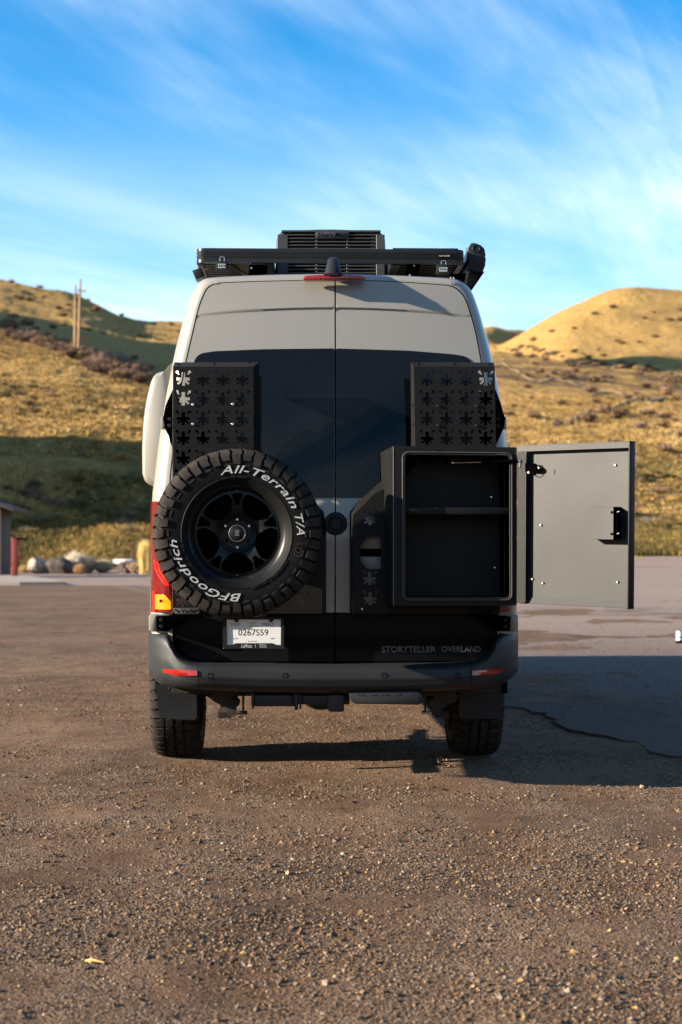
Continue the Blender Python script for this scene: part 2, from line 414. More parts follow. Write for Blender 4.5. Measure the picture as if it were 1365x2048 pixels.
def ground_hit(px, py, y0=3.0, y1=900.0):
    """where the line of sight through a photo pixel meets the terrain"""
    Y = np.exp(np.linspace(math.log(y0), math.log(y1), 6000))
    x = (px - CX) * Y / F; z = H + (HY - py) * Y / F
    g = terrain(x, Y, False)
    k = np.argmax(z < g)
    if not (z < g).any(): k = len(Y) - 1
    return Vector((float(x[k]), float(Y[k]), float(g[k])))

def np_mesh(name, V, Fq, mat, smooth=True):
    me = bpy.data.meshes.new(name)
    V = np.asarray(V, np.float32); Fq = np.asarray(Fq, np.int32); k = Fq.shape[1]
    me.vertices.add(len(V)); me.vertices.foreach_set('co', V.ravel())
    me.loops.add(Fq.size); me.loops.foreach_set('vertex_index', Fq.ravel())
    me.polygons.add(len(Fq)); me.polygons.foreach_set('loop_start', np.arange(0, Fq.size, k, dtype=np.int32))
    me.polygons.foreach_set('loop_total', np.full(len(Fq), k, np.int32))
    me.polygons.foreach_set('use_smooth', np.full(len(Fq), smooth))
    me.materials.append(mat); me.update(calc_edges=True); me.validate()
    o = bpy.data.objects.new(name, me); COL.objects.link(o)
    return o
def polar(name, az, rr, mat, detail=True):
    A, RR = np.meshgrid(az, rr)
    x = np.sin(A) * RR; y = np.cos(A) * RR; z = terrain(x, y, detail)
    V = np.stack([x, y, z], -1).reshape(-1, 3); n = len(az); m = len(rr)
    i, j = np.meshgrid(np.arange(m - 1), np.arange(n - 1), indexing='ij')
    q = np.stack([i * n + j, i * n + j + 1, (i + 1) * n + j + 1, (i + 1) * n + j], -1).reshape(-1, 4)[:, ::-1]
    return np_mesh(name, V, q, mat)

# --- ground materials
def nd(t, typ, **k):
    n = t.nodes.new(typ)
    for a, b in k.items(): setattr(n, a, b)
    return n
def noise_n(t, vec, scale, detail=5, rough=0.55, dist=0.0, sc3=None):
    if sc3:
        mp = nd(t, 'ShaderNodeMapping'); mp.inputs['Scale'].default_value = sc3; t.links.new(vec, mp.inputs[0]); vec = mp.outputs[0]
    n = nd(t, 'ShaderNodeTexNoise'); n.inputs['Scale'].default_value = scale; n.inputs['Detail'].default_value = detail
    n.inputs['Roughness'].default_value = rough; n.inputs['Distortion'].default_value = dist
    t.links.new(vec, n.inputs['Vector']); return n.outputs[0]
def ramp(t, v, stops):
    r = nd(t, 'ShaderNodeValToRGB'); e = r.color_ramp.elements
    while len(e) < len(stops): e.new(0.5)
    for el, (p, c) in zip(e, stops): el.position = p; el.color = col4(c) if len(c) == 3 else c
    t.links.new(v, r.inputs[0]); return r.outputs[0]
def mixc(t, f, a, b, mode='MIX'):
    m = nd(t, 'ShaderNodeMix', data_type='RGBA', blend_type=mode)
    for i, v in ((0, f), (6, a), (7, b)):
        if isinstance(v, (int, float)): m.inputs[i].default_value = v
        elif isinstance(v, tuple): m.inputs[i].default_value = col4(v)
        else: t.links.new(v, m.inputs[i])
    return m.outputs[2]
def mathn(t, op, a, b=0.0, c=None):
    m = nd(t, 'ShaderNodeMath', operation=op)
    for i, v in enumerate((a, b, c)):
        if v is None: continue
        if isinstance(v, (int, float)): m.inputs[i].default_value = v
        else: t.links.new(v, m.inputs[i])
    return m.outputs[0]
def mrange(t, v, a, b, c=0.0, d=1.0, smooth=True):
    m = nd(t, 'ShaderNodeMapRange', interpolation_type='SMOOTHSTEP' if smooth else 'LINEAR')
    for i, q in ((1, a), (2, b), (3, c), (4, d)): m.inputs[i].default_value = q
    t.links.new(v, m.inputs[0]); return m.outputs[0]
def bumpn(t, b, hs):
    prev = None
    for h, d in hs:
        bp = nd(t, 'ShaderNodeBump'); bp.inputs['Distance'].default_value = d; bp.inputs['Strength'].default_value = 1.0
        t.links.new(h, bp.inputs['Height'])
        if prev: t.links.new(prev, bp.inputs['Normal'])
        prev = bp.outputs[0]
    t.links.new(prev, b.inputs['Normal'])
def ground_mat():
    m, t, b = mat_base('packed_dirt'); P = nd(t, 'ShaderNodeNewGeometry').outputs['Position']
    big = noise_n(t, P, 0.55, 5, 0.6); mid = noise_n(t, P, 4.0, 5, 0.6); fine = noise_n(t, P, 60, 4, 0.7)
    c = ramp(t, big, [(0.3, (0.075, 0.039, 0.020)), (0.52, (0.130, 0.070, 0.037)), (0.72, (0.200, 0.113, 0.062))])
    c = mixc(t, 0.55, c, ramp(t, mid, [(0.3, (0.30, 0.30, 0.30)), (0.7, (0.75, 0.72, 0.70))]), 'OVERLAY')
    v = nd(t, 'ShaderNodeTexVoronoi'); v.inputs['Scale'].default_value = 95; t.links.new(P, v.inputs['Vector'])
    sepc = nd(t, 'ShaderNodeSeparateColor'); t.links.new(v.outputs['Color'], sepc.inputs[0])
    st = ramp(t, sepc.outputs[0], [(0.0, (0.04, 0.028, 0.02)), (0.35, (0.10, 0.066, 0.045)), (0.7, (0.20, 0.136, 0.09)), (1.0, (0.36, 0.25, 0.16))])
    msk = mrange(t, noise_n(t, P, 2.2, 6, 0.65), 0.38, 0.6)
    band = noise_n(t, P, 0.75, 7, 0.65, 0.8, sc3=(0.55, 1.3, 1))
    c = mixc(t, mathn(t, 'MULTIPLY', mrange(t, band, 0.50, 0.68), 0.55), c, (0.195, 0.120, 0.077))
    c = mixc(t, mathn(t, 'MULTIPLY', mrange(t, band, 0.44, 0.30), 0.6), c, (0.045, 0.029, 0.020))
    c = mixc(t, mathn(t, 'MULTIPLY', msk, 0.55), c, st)
    t.links.new(c, b.inputs['Base Color']); b.inputs['Roughness'].default_value = 0.95; b.inputs['Specular IOR Level'].default_value = 0.2
    dome = mathn(t, 'SUBTRACT', 1.0, v.outputs['Distance'])
    bumpn(t, b, [(mid, 0.02), (fine, 0.006), (mathn(t, 'MULTIPLY', dome, mathn(t, 'ADD', mathn(t, 'MULTIPLY', msk, 0.8), 0.2)), 0.006)])
    return m
def asphalt_mat():
    m, t, b = mat_base('aged_asphalt'); P = nd(t, 'ShaderNodeNewGeometry').outputs['Position']
    big = noise_n(t, P, 0.16, 5, 0.55, sc3=(0.6, 1.0, 1)); mid = noise_n(t, P, 2.4, 5, 0.6)
    c = ramp(t, big, [(0.28, (0.25, 0.172, 0.135)), (0.5, (0.335, 0.235, 0.188)), (0.75, (0.405, 0.292, 0.238))])
    c = mixc(t, 0.45, c, ramp(t, mid, [(0.3, (0.38, 0.38, 0.38)), (0.7, (0.62, 0.61, 0.60))]), 'OVERLAY')
    v = nd(t, 'ShaderNodeTexVoronoi'); v.inputs['Scale'].default_value = 75; t.links.new(P, v.inputs['Vector'])
    sepc = nd(t, 'ShaderNodeSeparateColor'); t.links.new(v.outputs['Color'], sepc.inputs[0])
    st = ramp(t, sepc.outputs[1], [(0.0, (0.09, 0.07, 0.06)), (0.5, (0.26, 0.19, 0.155)), (1.0, (0.44, 0.34, 0.28))])
    c = mixc(t, 0.62, c, st)
    grit = noise_n(t, P, 38, 5, 0.75)
    c = mixc(t, 0.5, c, ramp(t, grit, [(0.35, (0.22, 0.22, 0.22)), (0.65, (0.74, 0.73, 0.72))]), 'OVERLAY')
    # an old tar patch and tyre-blackened strip across the lot, with its own ragged shape
    sp = nd(t, 'ShaderNodeSeparateXYZ'); t.links.new(P, sp.inputs[0])
    wob = mathn(t, 'MULTIPLY', mathn(t, 'SUBTRACT', noise_n(t, P, 0.8, 6, 0.7), 0.5), 7.0)
    dy = mathn(t, 'ABSOLUTE', mathn(t, 'SUBTRACT', mathn(t, 'ADD', sp.outputs[1], wob), 25.2))
    mk = mathn(t, 'MULTIPLY', mrange(t, dy, 2.2, 0.4), mrange(t, sp.outputs[0], 2.2, 5.0))
    mk = mathn(t, 'MULTIPLY', mk, mrange(t, noise_n(t, P, 1.3, 6, 0.7), 0.36, 0.6))
    c = mixc(t, mathn(t, 'MULTIPLY', mk, 0.85), c, (0.075, 0.06, 0.05))
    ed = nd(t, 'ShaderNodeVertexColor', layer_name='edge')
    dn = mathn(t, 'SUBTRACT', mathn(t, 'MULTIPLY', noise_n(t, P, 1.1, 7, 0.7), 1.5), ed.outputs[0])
    near_shade = mrange(t, sp.outputs[1], 24.0, 10.0)
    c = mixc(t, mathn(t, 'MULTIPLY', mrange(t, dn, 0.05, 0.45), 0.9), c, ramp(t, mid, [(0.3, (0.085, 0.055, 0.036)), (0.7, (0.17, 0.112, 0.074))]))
    c = mixc(t, mathn(t, 'MULTIPLY', near_shade, 0.78), c, (0.060, 0.046, 0.040))  # shade painted in: near asphalt darkened where the van's shadow lies
    # hairline cracks
    vc = nd(t, 'ShaderNodeTexVoronoi', feature='DISTANCE_TO_EDGE'); vc.inputs['Scale'].default_value = 0.35
    wv = nd(t, 'ShaderNodeVectorMath', operation='ADD'); nn = nd(t, 'ShaderNodeTexNoise'); nn.inputs['Scale'].default_value = 1.6; nn.inputs['Detail'].default_value = 5
    t.links.new(P, nn.inputs['Vector']); t.links.new(P, wv.inputs[0]); t.links.new(nn.outputs['Color'], wv.inputs[1]); t.links.new(wv.outputs[0], vc.inputs['Vector'])
    ck = mrange(t, vc.outputs['Distance'], 0.006, 0.0015)
    c = mixc(t, mathn(t, 'MULTIPLY', ck, 0.55), c, (0.10, 0.08, 0.07))
    t.links.new(c, b.inputs['Base Color']); b.inputs['Roughness'].default_value = 0.9; b.inputs['Specular IOR Level'].default_value = 0.25
    bumpn(t, b, [(mid, 0.012), (grit, 0.006), (mathn(t, 'SUBTRACT', 1.0, v.outputs['Distance']), 0.006)])
    return m
def hill_mat():
    m, t, b = mat_base('dry_hillside_grass'); G = nd(t, 'ShaderNodeNewGeometry'); P = G.outputs['Position']
    sp = nd(t, 'ShaderNodeSeparateXYZ'); t.links.new(P, sp.inputs[0])
    sp2 = nd(t, 'ShaderNodeSeparateXYZ'); t.links.new(G.outputs['Normal'], sp2.inputs[0])
    tuft = noise_n(t, P, 1.5, 6, 0.72, sc3=(1, 0.55, 1.6)); pat = noise_n(t, P, 0.13, 6, 0.62, 0.6, sc3=(1, 1, 2.2)); big = noise_n(t, P, 0.022, 5, 0.6)
    gold = ramp(t, tuft, [(0.25, (0.20, 0.105, 0.036)), (0.42, (0.36, 0.215, 0.066)), (0.58, (0.47, 0.293, 0.095)), (0.78, (0.56, 0.385, 0.16))])
    green = ramp(t, tuft, [(0.3, (0.045, 0.040, 0.013)), (0.55, (0.125, 0.100, 0.028)), (0.75, (0.26, 0.18, 0.055))])
    brown = ramp(t, tuft, [(0.3, (0.055, 0.031, 0.020)), (0.6, (0.125, 0.074, 0.047)), (0.8, (0.20, 0.13, 0.08))])
    steep = mrange(t, sp2.outputs[2], 0.985, 0.90)
    near = mrange(t, sp.outputs[1], 190.0, 110.0)
    gm = mathn(t, 'MULTIPLY', near, mrange(t, mathn(t, 'ADD', pat, mathn(t, 'MULTIPLY', steep, 0.10)), 0.55, 0.72))
    bank = mathn(t, 'MULTIPLY', mathn(t, 'MULTIPLY', mrange(t, sp.outputs[1], 96.0, 108.0), mrange(t, sp.outputs[1], 131.0, 126.0)), mrange(t, sp.outputs[0], -6.0, 6.0))
    gm = mathn(t, 'MAXIMUM', gm, mathn(t, 'MULTIPLY', bank, mrange(t, pat, 0.30, 0.52, 0.35, 1.0)))
    c = mixc(t, mathn(t, 'MULTIPLY', gm, 0.68), gold, green)
    bm_ = mrange(t, noise_n(t, P, 0.05, 7, 0.68, 1.2, sc3=(1, 0.8, 2.5)), 0.58, 0.70)
    bm2 = mathn(t, 'MULTIPLY', bm_, mrange(t, sp.outputs[1], 75.0, 160.0, 0.45, 1.0))
    # the scrubby belt along the middle ridges
    belt = mathn(t, 'MULTIPLY', mrange(t, mathn(t, 'ABSOLUTE', mathn(t, 'SUBTRACT', sp.outputs[1], 262.0)), 60.0, 15.0), mrange(t, noise_n(t, P, 0.09, 7, 0.7, 0.8, sc3=(1, 0.8, 2.5)), 0.42, 0.58))
    c = mixc(t, mathn(t, 'MULTIPLY', mathn(t, 'MAXIMUM', bm2, belt), 0.85), c, brown)
    flat = mathn(t, 'MULTIPLY', mrange(t, sp2.outputs[2], 0.955, 0.992), mrange(t, sp.outputs[1], 200.0, 150.0))
    c = mixc(t, mathn(t, 'MULTIPLY', flat, 0.55), c, (0.50, 0.335, 0.125))  # lit crests painted in: flat nearer ground mixed towards paler gold
    c = mixc(t, 0.35, c, ramp(t, big, [(0.3, (0.40, 0.40, 0.40)), (0.7, (0.62, 0.61, 0.58))]), 'OVERLAY')
    t.links.new(c, b.inputs['Base Color']); b.inputs['Roughness'].default_value = 1.0; b.inputs['Specular IOR Level'].default_value = 0.1
    fine = noise_n(t, P, 4.5, 5, 0.7)
    bumpn(t, b, [(noise_n(t, P, 0.35, 5, 0.6), 0.8), (tuft, 0.35), (fine, 0.12)])
    return m
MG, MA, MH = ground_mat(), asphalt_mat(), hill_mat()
def azs():
    f = np.arange(-0.29, 0.29001, 0.0011)
    l = np.concatenate([np.linspace(-math.pi, -0.95, 60), np.linspace(-0.93, -0.30, 110)])
    r = np.concatenate([np.linspace(0.30, 0.95, 60), np.linspace(0.98, math.pi, 55)])
    return np.concatenate([l, f, r])
AZ = azs()
AZg = np.concatenate([np.linspace(-math.pi, -0.35, 70), np.arange(-0.32, 0.3201, 0.0016), np.linspace(0.35, math.pi, 70)])
gr = polar('ground', AZg, np.concatenate([[0.02], np.exp(np.linspace(math.log(0.6), math.log(3.2), 14)), np.exp(np.linspace(math.log(3.3), math.log(16), 300)), np.exp(np.linspace(math.log(16.3), math.log(69), 70))]), MG)
tag(gr, kind='structure')
hl = polar('hills', AZ, np.concatenate([np.exp(np.linspace(math.log(69), math.log(560), 420)), np.exp(np.linspace(math.log(566), math.log(1600), 40))]), MH)
tag(hl, kind='structure')

# asphalt: a worn slab edge that runs from the right foreground away to the left
EDGE = [(2150, 1600), (1700, 1560), (1500, 1528), (1365, 1516), (1310, 1508), (1275, 1487), (1235, 1478), (1180, 1468), (1150, 1464), (1125, 1455), (1105, 1438), (1090, 1428), (1050, 1417), (1000, 1414), (930, 1400), (850, 1375), (760, 1345), (650, 1310), (560, 1275), (470, 1245), (380, 1215), (320, 1196), (280, 1182), (235, 1173), (150, 1172), (0, 1172), (-200, 1171), (-500, 1170)]
ep = [ground_hit(a, b) for a, b in EDGE]
epts = []
for i in range(len(ep) - 1):
    a, b = ep[i], ep[i + 1]; L = (b - a).length; k = max(2, min(60, int(L / 0.12)))
    for j in range(k):
        p = a.lerp(b, j / k); d = 0.035
        epts.append((p.x + random.gauss(0, d * 0.5), p.y + random.gauss(0, d * 0.7)))
poly = epts + [(-45, 45), (-60, 66), (-42, 69.5), (-30, 66.8), (-20, 66.6), (-14, 66.4), (-8, 66.7), (-3, 67.5), (4, 69.5), (10, 71.5), (16, 72), (26, 73), (50, 74), (52, 40), (40, 12), (20, 3)]
def ASR(d): return 0.006 + 0.002 * np.clip((22 - d) / 8, 0, 1)
exq = []
for i in range(0, len(epts), 2):
    for o_ in (0.12, 0.3, 0.6, 1.0, 1.6): exq.append((epts[i][0] + o_ * 0.75 + random.gauss(0, .02), epts[i][1] + o_ * 0.8))
Vx, Fx = cdt_panel(poly, [], 1.1, lambda x, z: 0.0, 0, extra=exq)
Vx = np.array(Vx, float)
zx = terrain(Vx[:, 0], Vx[:, 2], False) + ASR(Vx[:, 2])
V3 = np.stack([Vx[:, 0], Vx[:, 2], zx], -1)
b_cnt = {}
for f in Fx:
    for i in range(3): b_cnt[(f[i], f[(i + 1) % 3])] = 1
n0 = len(V3); Vlow = V3.copy(); Vlow[:, 2] -= 0.12
Fs = [list(f) for f in Fx] + [[b, a, a + n0, b + n0] for (a, b) in b_cnt if (b, a) not in b_cnt]
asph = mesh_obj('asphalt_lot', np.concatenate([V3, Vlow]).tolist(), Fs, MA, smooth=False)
tag(asph, kind='structure')
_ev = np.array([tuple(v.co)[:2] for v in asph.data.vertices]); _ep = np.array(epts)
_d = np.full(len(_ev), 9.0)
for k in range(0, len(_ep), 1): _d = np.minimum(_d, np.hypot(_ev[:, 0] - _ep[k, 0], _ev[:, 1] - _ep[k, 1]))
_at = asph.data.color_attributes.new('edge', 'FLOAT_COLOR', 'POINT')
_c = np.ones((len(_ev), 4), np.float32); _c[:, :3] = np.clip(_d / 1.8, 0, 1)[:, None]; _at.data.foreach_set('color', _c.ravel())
bm = bmesh.new(); bm.from_mesh(asph.data); bmesh.ops.recalc_face_normals(bm, faces=bm.faces)
if sum(f.normal.z for f in bm.faces) < 0: bmesh.ops.reverse_faces(bm, faces=bm.faces)
bm.to_mesh(asph.data); bm.free()
# ------------------------------------------------------------ the van
VAN = bpy.data.objects.new('camper_van', None); COL.objects.link(VAN)
YAW, PITCH = R(1.65), math.atan(0.035)
VAN.location = (-0.0295, 7.7, 0.035 * (7.7 - 8.8)); VAN.rotation_euler = (PITCH, 0, YAW)
tag(VAN, 'cream high-roof camper van with a spare wheel and an open storage box on its rear', 'camper van')
MV = Matrix.Translation(VAN.location) @ Matrix.Rotation(YAW, 4, 'Z') @ Matrix.Rotation(PITCH, 4, 'X')
MVi = MV.inverted()
C0 = MVi @ Vector((0, 0, H)); MVi3 = MVi.to_3x3()
def pl(px, py, yl=0.0):
    """van-local point at depth yl behind the rear face, measured off the photograph"""
    d = MVi3 @ Vector((px - CX, F, HY - py)); t = (yl - C0.y) / d.y
    p = C0 + d * t; p.y = yl; return p
def plf(px, py, fn, off=0.0):
    y = 0.0
    for _ in range(5):
        p = pl(px, py, y); y = fn(p.x, p.z) + off
    return pl(px, py, y)
def lean(z):
    t = max(0.0, z - 1.28)
    return 0.125 * t ** 1.35
def rear_y(x, z):
    return lean(z) + 0.030 * (x / 0.85) ** 2
def part(o_name, mb, mat, parent=None, **k): return mb.build(o_name, mat, parent or VAN, **k)
def pts2(l, y=0.0, fn=None): return [((plf(a, b, fn) if fn else pl(a, b, y)).x, (plf(a, b, fn) if fn else pl(a, b, y)).z) for a, b in l]

# body shell: matched pairs (silhouette, rear seam)
PAIRS = [((308, 1325), (345, 1318)), ((302, 1235), (345, 1235)), ((303, 1120), (339, 1120)), ((305, 1003), (338, 1003)), ((310, 955), (340, 955)), ((316, 905), (345, 905)),
 ((325, 845), (351, 848)), ((337, 775), (360, 782)), ((350, 710), (373, 716)), ((362, 663), (385, 664)), ((374, 620), (396, 618)), ((385, 590), (405, 593)),
 ((396, 572), (414, 576)), ((412, 560.5), (430, 567)), ((450, 556.5), (462, 564)), ((560, 552.5), (560, 561)), ((670, 551.5), (670.5, 559.5)), ((780, 554), (780, 562)),
 ((880, 558.5), (880, 568.5)), ((912, 562), (903, 571.5)), ((931, 572), (919, 580)), ((944, 590), (932, 597)), ((956, 622), (943, 628)), ((968, 663), (953, 664)),
 ((981, 710), (963, 716)), ((994, 768), (974, 780)), ((1007, 840), (986, 848)), ((1015, 900), (992, 905)), ((1022, 955), (997, 955)), ((1027, 1003), (1000, 1003)),
 ((1031, 1120), (1001, 1120)), ((1033, 1235), (997, 1235)), ((1026, 1325), (990, 1318))]
def catmull(P, k):
    o = []; n = len(P)
    for i in range(n - 1):
        p0, p1, p2, p3 = P[max(i - 1, 0)], P[i], P[i + 1], P[min(i + 2, n - 1)]
        for j in range(k):
            t = j / k
            o.append(tuple(0.5 * (2 * b + (c - a) * t + (2 * a - 5 * b + 4 * c - d) * t * t + (3 * b - a - 3 * c + d) * t ** 3) for a, b, c, d in zip(p0, p1, p2, p3)))
    o.append(tuple(P[-1])); return o
SIL = catmull([p[0] for p in PAIRS], 4); SEAM = catmull([p[1] for p in PAIRS], 4)
CD = 0.20      # depth of the rounded rear corner
def ring(t):
    r_ = []
    for s_, e_ in zip(SIL, SEAM):
        a = plf(e_[0], e_[1], rear_y); b = plf(s_[0], s_[1], lambda x, z: lean(z) + CD)
        k = math.sin(t * math.pi / 2); q = 1 - math.cos(t * math.pi / 2)
        p = a.lerp(b, k); p.y = a.y + (b.y - a.y) * q
        r_.append(p)
    return r_
rings = [ring(t) for t in (0, 0.12, 0.27, 0.42, 0.57, 0.72, 0.86, 1.0)]
last = rings[-1]
def fwd(y, wx=1.0, cap=None, top=0.0):
    o = []
    for p in last:
        z = p.z
        if z > 1.2: z = z + top * (z - 1.2)
        if cap is not None and z > cap: z = cap - 0.04 * (abs(p.x) / 0.9) ** 2
        o.append(Vector((p.x * wx, y, z)))
    return o
rings += [fwd(0.9, 1.005), fwd(2.0, 1.012), fwd(3.6, 1.012), fwd(5.1, 1.0), fwd(5.35, 0.985, 2.55), fwd(5.75, 0.975, 1.95), fwd(6.1, 0.96, 1.45), fwd(6.55, 0.94, 1.25), fwd(6.85, 0.88, 1.05), fwd(6.93, 0.70, 0.85)]
# keep silhouettes from ballooning: lower rings are straight sides
body = MB().grid(rings)
# inner return of the door frame, so that the door seams read dark
inn = [Vector((p.x * 0.985, p.y + 0.05, p.z - (0.015 if p.z > 2.2 else 0))) for p in rings[0]]
part('body', body, MT['paint'], angle=45)
frm = MB().grid([rings[0], inn, [Vector((p.x * 0.9, p.y + 0.06, p.z)) for p in inn]])
part('door_frame', frm, MT['ink'])
fr = rings[-1]; part('front_panel', MB().add(fr + [Vector((p.x, 6.94, 0.45)) for p in fr], [(i, i + 1, i + 1 + len(fr), i + len(fr)) for i in range(len(fr) - 1)]), MT['black_plastic'])
# floor pan
part('floor_pan', MB().box((-0.85, 0.12, 0.50), (0.85, 6.8, 0.56)), MT['under'])
ws = MB().grid([[Vector((x, y + 0.0, z)) for x in (-0.78, 0.78)] for y, z in ((5.30, 2.50), (5.72, 1.98), (6.06, 1.50))])
part('windscreen', ws.xf(Matrix.Translation((0, 0.03, 0.03))), MT['glass'])

# rear doors
SPL, SPR = 669.4, 672.2
def door_outline(side):
    top = [p for p in SEAM if p[1] < 1228]
    if side < 0:
        pts = [(p[0] + 2.2, p[1] + 1.6) for p in top if p[0] < SPL]
        return [(a, min(b, 1227)) for a, b in pts] + [(SPL, 561.3), (SPL, 1225), (347, 1227)]
    pts = [(p[0] - 2.2, p[1] + 1.6) for p in top if p[0] > SPR]
    return [(SPR, 561.3)] + [(a, min(b, 1227)) for a, b in pts] + [(995, 1227), (SPR, 1225)]
CRZ = pl(670, 618, 0.15).z
def door_y(x, z):
    y = rear_y(x, z)
    # pressed crease below the roof line: the skin above stands proud and fades out towards the edges
    zc = CRZ - 0.042 * (abs(x) / 0.75) ** 2
    amp = 0.009 * max(0.0, 1 - (abs(x) / 0.80) ** 4)
    t = (z - zc)
    if t > 0: y -= amp * min(1.0, t / 0.009) * math.exp(-max(0, t - 0.009) / 0.11)
    return y
def zcrease(x): return CRZ - 0.042 * (abs(x) / 0.75) ** 2
def dense_door(side, name):
    ol = door_outline(side); o2 = pts2(ol, fn=rear_y)
    o3 = []
    for p in o2:
        if not o3 or math.hypot(p[0] - o3[-1][0], p[1] - o3[-1][1]) > 0.004: o3.append(p)
    V, Fc = cdt_panel(o3, [], 0.018, door_y, 0.03,
        extra=[(x, zcrease(x) + d) for d in (-0.010, -0.001, 0.0005, 0.0095, 0.018) for x in np.arange(-0.8, 0.8, 0.01)], skip=lambda x, z: -0.02 < z - zcrease(x) < 0.028)
    return mesh_obj(name, V, Fc, MT['paint'], VAN, angle=50)
dL = dense_door(-1, 'rear_door'); dR = dense_door(1, 'rear_door')
# lower, black-wrapped half of each door
LOWL = [(348, 1226.5), (SPL, 1226.5), (SPL, 1324), (398, 1321), (376, 1313), (360, 1297), (351, 1270)]
LOWR = [(SPR, 1226.5), (996, 1226.5), (992, 1270), (984, 1297), (968, 1312), (945, 1321), (SPR, 1324)]
def low_y(x, z):
    y = rear_y(x, z)
    zt = 0.93; d = (zt - z)
    return y - 0.006 + (0.028 * max(0, min(1, (0.80 - z) / 0.05)) * 0.5)
for ol, dd in ((LOWL, dL), (LOWR, dR)):
    V, Fc = cdt_panel(round_poly(pts2(ol, fn=rear_y), 0.02), [], 0.03, low_y, 0.03)
    mesh_obj('lower_panel', V, Fc, MT['vinyl'], dd, angle=50)
# rear windows
GL = [(388, 724), (394, 713), (404, 706.5), (430, 702.5), (530, 698.5), (SPL, 697), (SPL, 996), (400, 996), (392, 980)]
GR = [(SPR, 697), (820, 701.5), (905, 708.5), (928, 712), (940, 719), (946, 730), (985, 980), (975, 996), (SPR, 996)]
for ol, dd in ((GL, dL), (GR, dR)):
    V, Fc = cdt_panel(round_poly(pts2(ol, fn=rear_y), 0.012, 3), [], 0.04, lambda x, z: rear_y(x, z) - 0.0035, 0.004)
    mesh_obj('rear_window', V, Fc, MT['glass'], dd, angle=40)
# frame strip shadow gap between door halves and roof drip joints
for px_, s in ((433, -1), (437, -1), (903, 1), (909, 1)):
    a = plf(px_, 568, rear_y); b = plf(px_ - s * 1.5, 556, lambda x, z: lean(z) + CD)
    part('roof_joint', MB().tube([a + Vector((0, -0.004, 0)), a.lerp(b, .5) + Vector((0, -0.02, 0.006)), b + Vector((0, 0.0, 0.003))], 0.0035, 6), MT['handle'])

# dark window-like quarter below belt: corner bracket in body colour
def pixbox(mb, x0, y0, x1, y1, d0, d1):
    c = [pl(x0, y1, d0), pl(x1, y1, d0), pl(x1, y0, d0), pl(x0, y0, d0)]
    return mb.hexa(c + [Vector((p.x, d1, p.z)) for p in c])
def pixprism(mb, pts, d0, d1): return mb.prism([pl(a, b, d0) for a, b in pts], (0, d1 - d0, 0))
def disc(mb, px, py, rpx, y0, y1, n=20):
    c = pl(px, py, y0); r = rpx * (y0 + 7.7) / F
    return mb.lathe([(0.0001, y0 - c.y), (r * 0.85, y0 - c.y), (r, y0 - c.y + min(0.15 * r, abs(y1 - y0) * .4)), (r, y1 - c.y)], c, n)

# tail lights
def tail_light(side):
    rows = []
    ys = [1003, 1020, 1060, 1110, 1150, 1180, 1200, 1224]
    for py in ys:
        xo = 301.5 if side < 0 else 1033; k = (py - 1003) / 221
        xi = (322 + 22 * k) if side < 0 else (1012 - 15 * k)
        row = []
        for i in range(9):
            t = i / 8; a = t * math.pi / 2
            px = xi + (xo - xi) * math.sin(a); y = 0.0 + 0.20 * (1 - math.cos(a)) - 0.014
            row.append(pl(px, py, y))
        p = row[-1]; row.append(Vector((p.x * 1.0, p.y + 0.22, p.z)))
        rows.append(row)
    o = part('tail_light', MB().grid(rows), MT['red_dark'], angle=60)
    return o
tL = tail_light(-1); tR = tail_light(1)
def surf_l(px, side=-1):
    f = max(0.0, min(1.0, (px - 344) / (301 - 344))); return 0.20 * (1 - math.sqrt(max(0, 1 - f * f))) - 0.019
def corner_patch(pts, name, mat, parent, th=0.006):
    c = [Vector((0, 0))]; o2 = []
    for a, b in pts: p = pl(a, b, surf_l(a)); o2.append((p.x, p.z))
    x_r = pl(344, 1150, 0).x; x_l = pl(301, 1150, 0.18).x
    def fy(x, z):
        f = max(0.0, min(1.0, (x - x_r) / (x_l - x_r))); return 0.20 * (1 - math.sqrt(max(0, 1 - f * f))) - 0.019
    V, Fc = cdt_panel(o2, [], 0.012, fy, th)
    return mesh_obj(name, V, Fc, mat, parent, angle=40)
corner_patch(round_poly([(311, 1188), (330, 1190), (341, 1203), (342, 1219), (311, 1218)], 2.5), 'indicator_lens', MT['amber_glow'], tL)
corner_patch(round_poly([(306, 1182), (311, 1182), (311, 1222), (306, 1222)], 1), 'glowing_strip', MT['red_glow'], tL)
for k, (dx, w_) in enumerate(((0, 3.2), (7.5, 2.6), (14, 2.0))):
    top = [(312 + dx * .6, 1118 + 4 * k), (314 + dx * .8, 1138 + 2 * k), (322 + dx, 1154 + k), (334 + dx * .55, 1170)]
    pl_ = top + [(a - w_, b + 1) for a, b in reversed(top)]
    if k < 2: corner_patch(pl_, 'glowing_strip', MT['red_glow'], tL)
db = MB(); disc(db, 322, 1202, 3.4, -0.014 - 0.022, 0.0, 12); part('lens_screw', db, MT['red_dark'], tL)

# body-coloured hinge blocks with dark brackets under the lights
for s in (-1, 1):
    X = (lambda v: v) if s < 0 else (lambda v: 1335 - v)
    mb = MB(); pixprism(mb, [(X(a), b) for a, b in [(298, 1230), (312, 1228), (340, 1229), (340, 1233), (314, 1233), (314, 1259), (310, 1264), (298, 1262)]], 0.02, 0.30)
    part('corner_bracket', mb, MT['paint'], bevel=0.006)
    mb = MB(); pixprism(mb, [(X(a), b) for a, b in [(315, 1234), (366, 1230), (392, 1229), (345, 1256), (338, 1263), (316, 1262)]], -0.045, 0.1)
    bp_ = part('bracket_plate', mb, MT['powder_dark'], bevel=0.003)
    for yy in (1240, 1253):
        mb = MB(); disc(mb, X(323), yy, 4, -0.058, -0.04, 12); part('bolt', mb, MT['powder'], bp_)

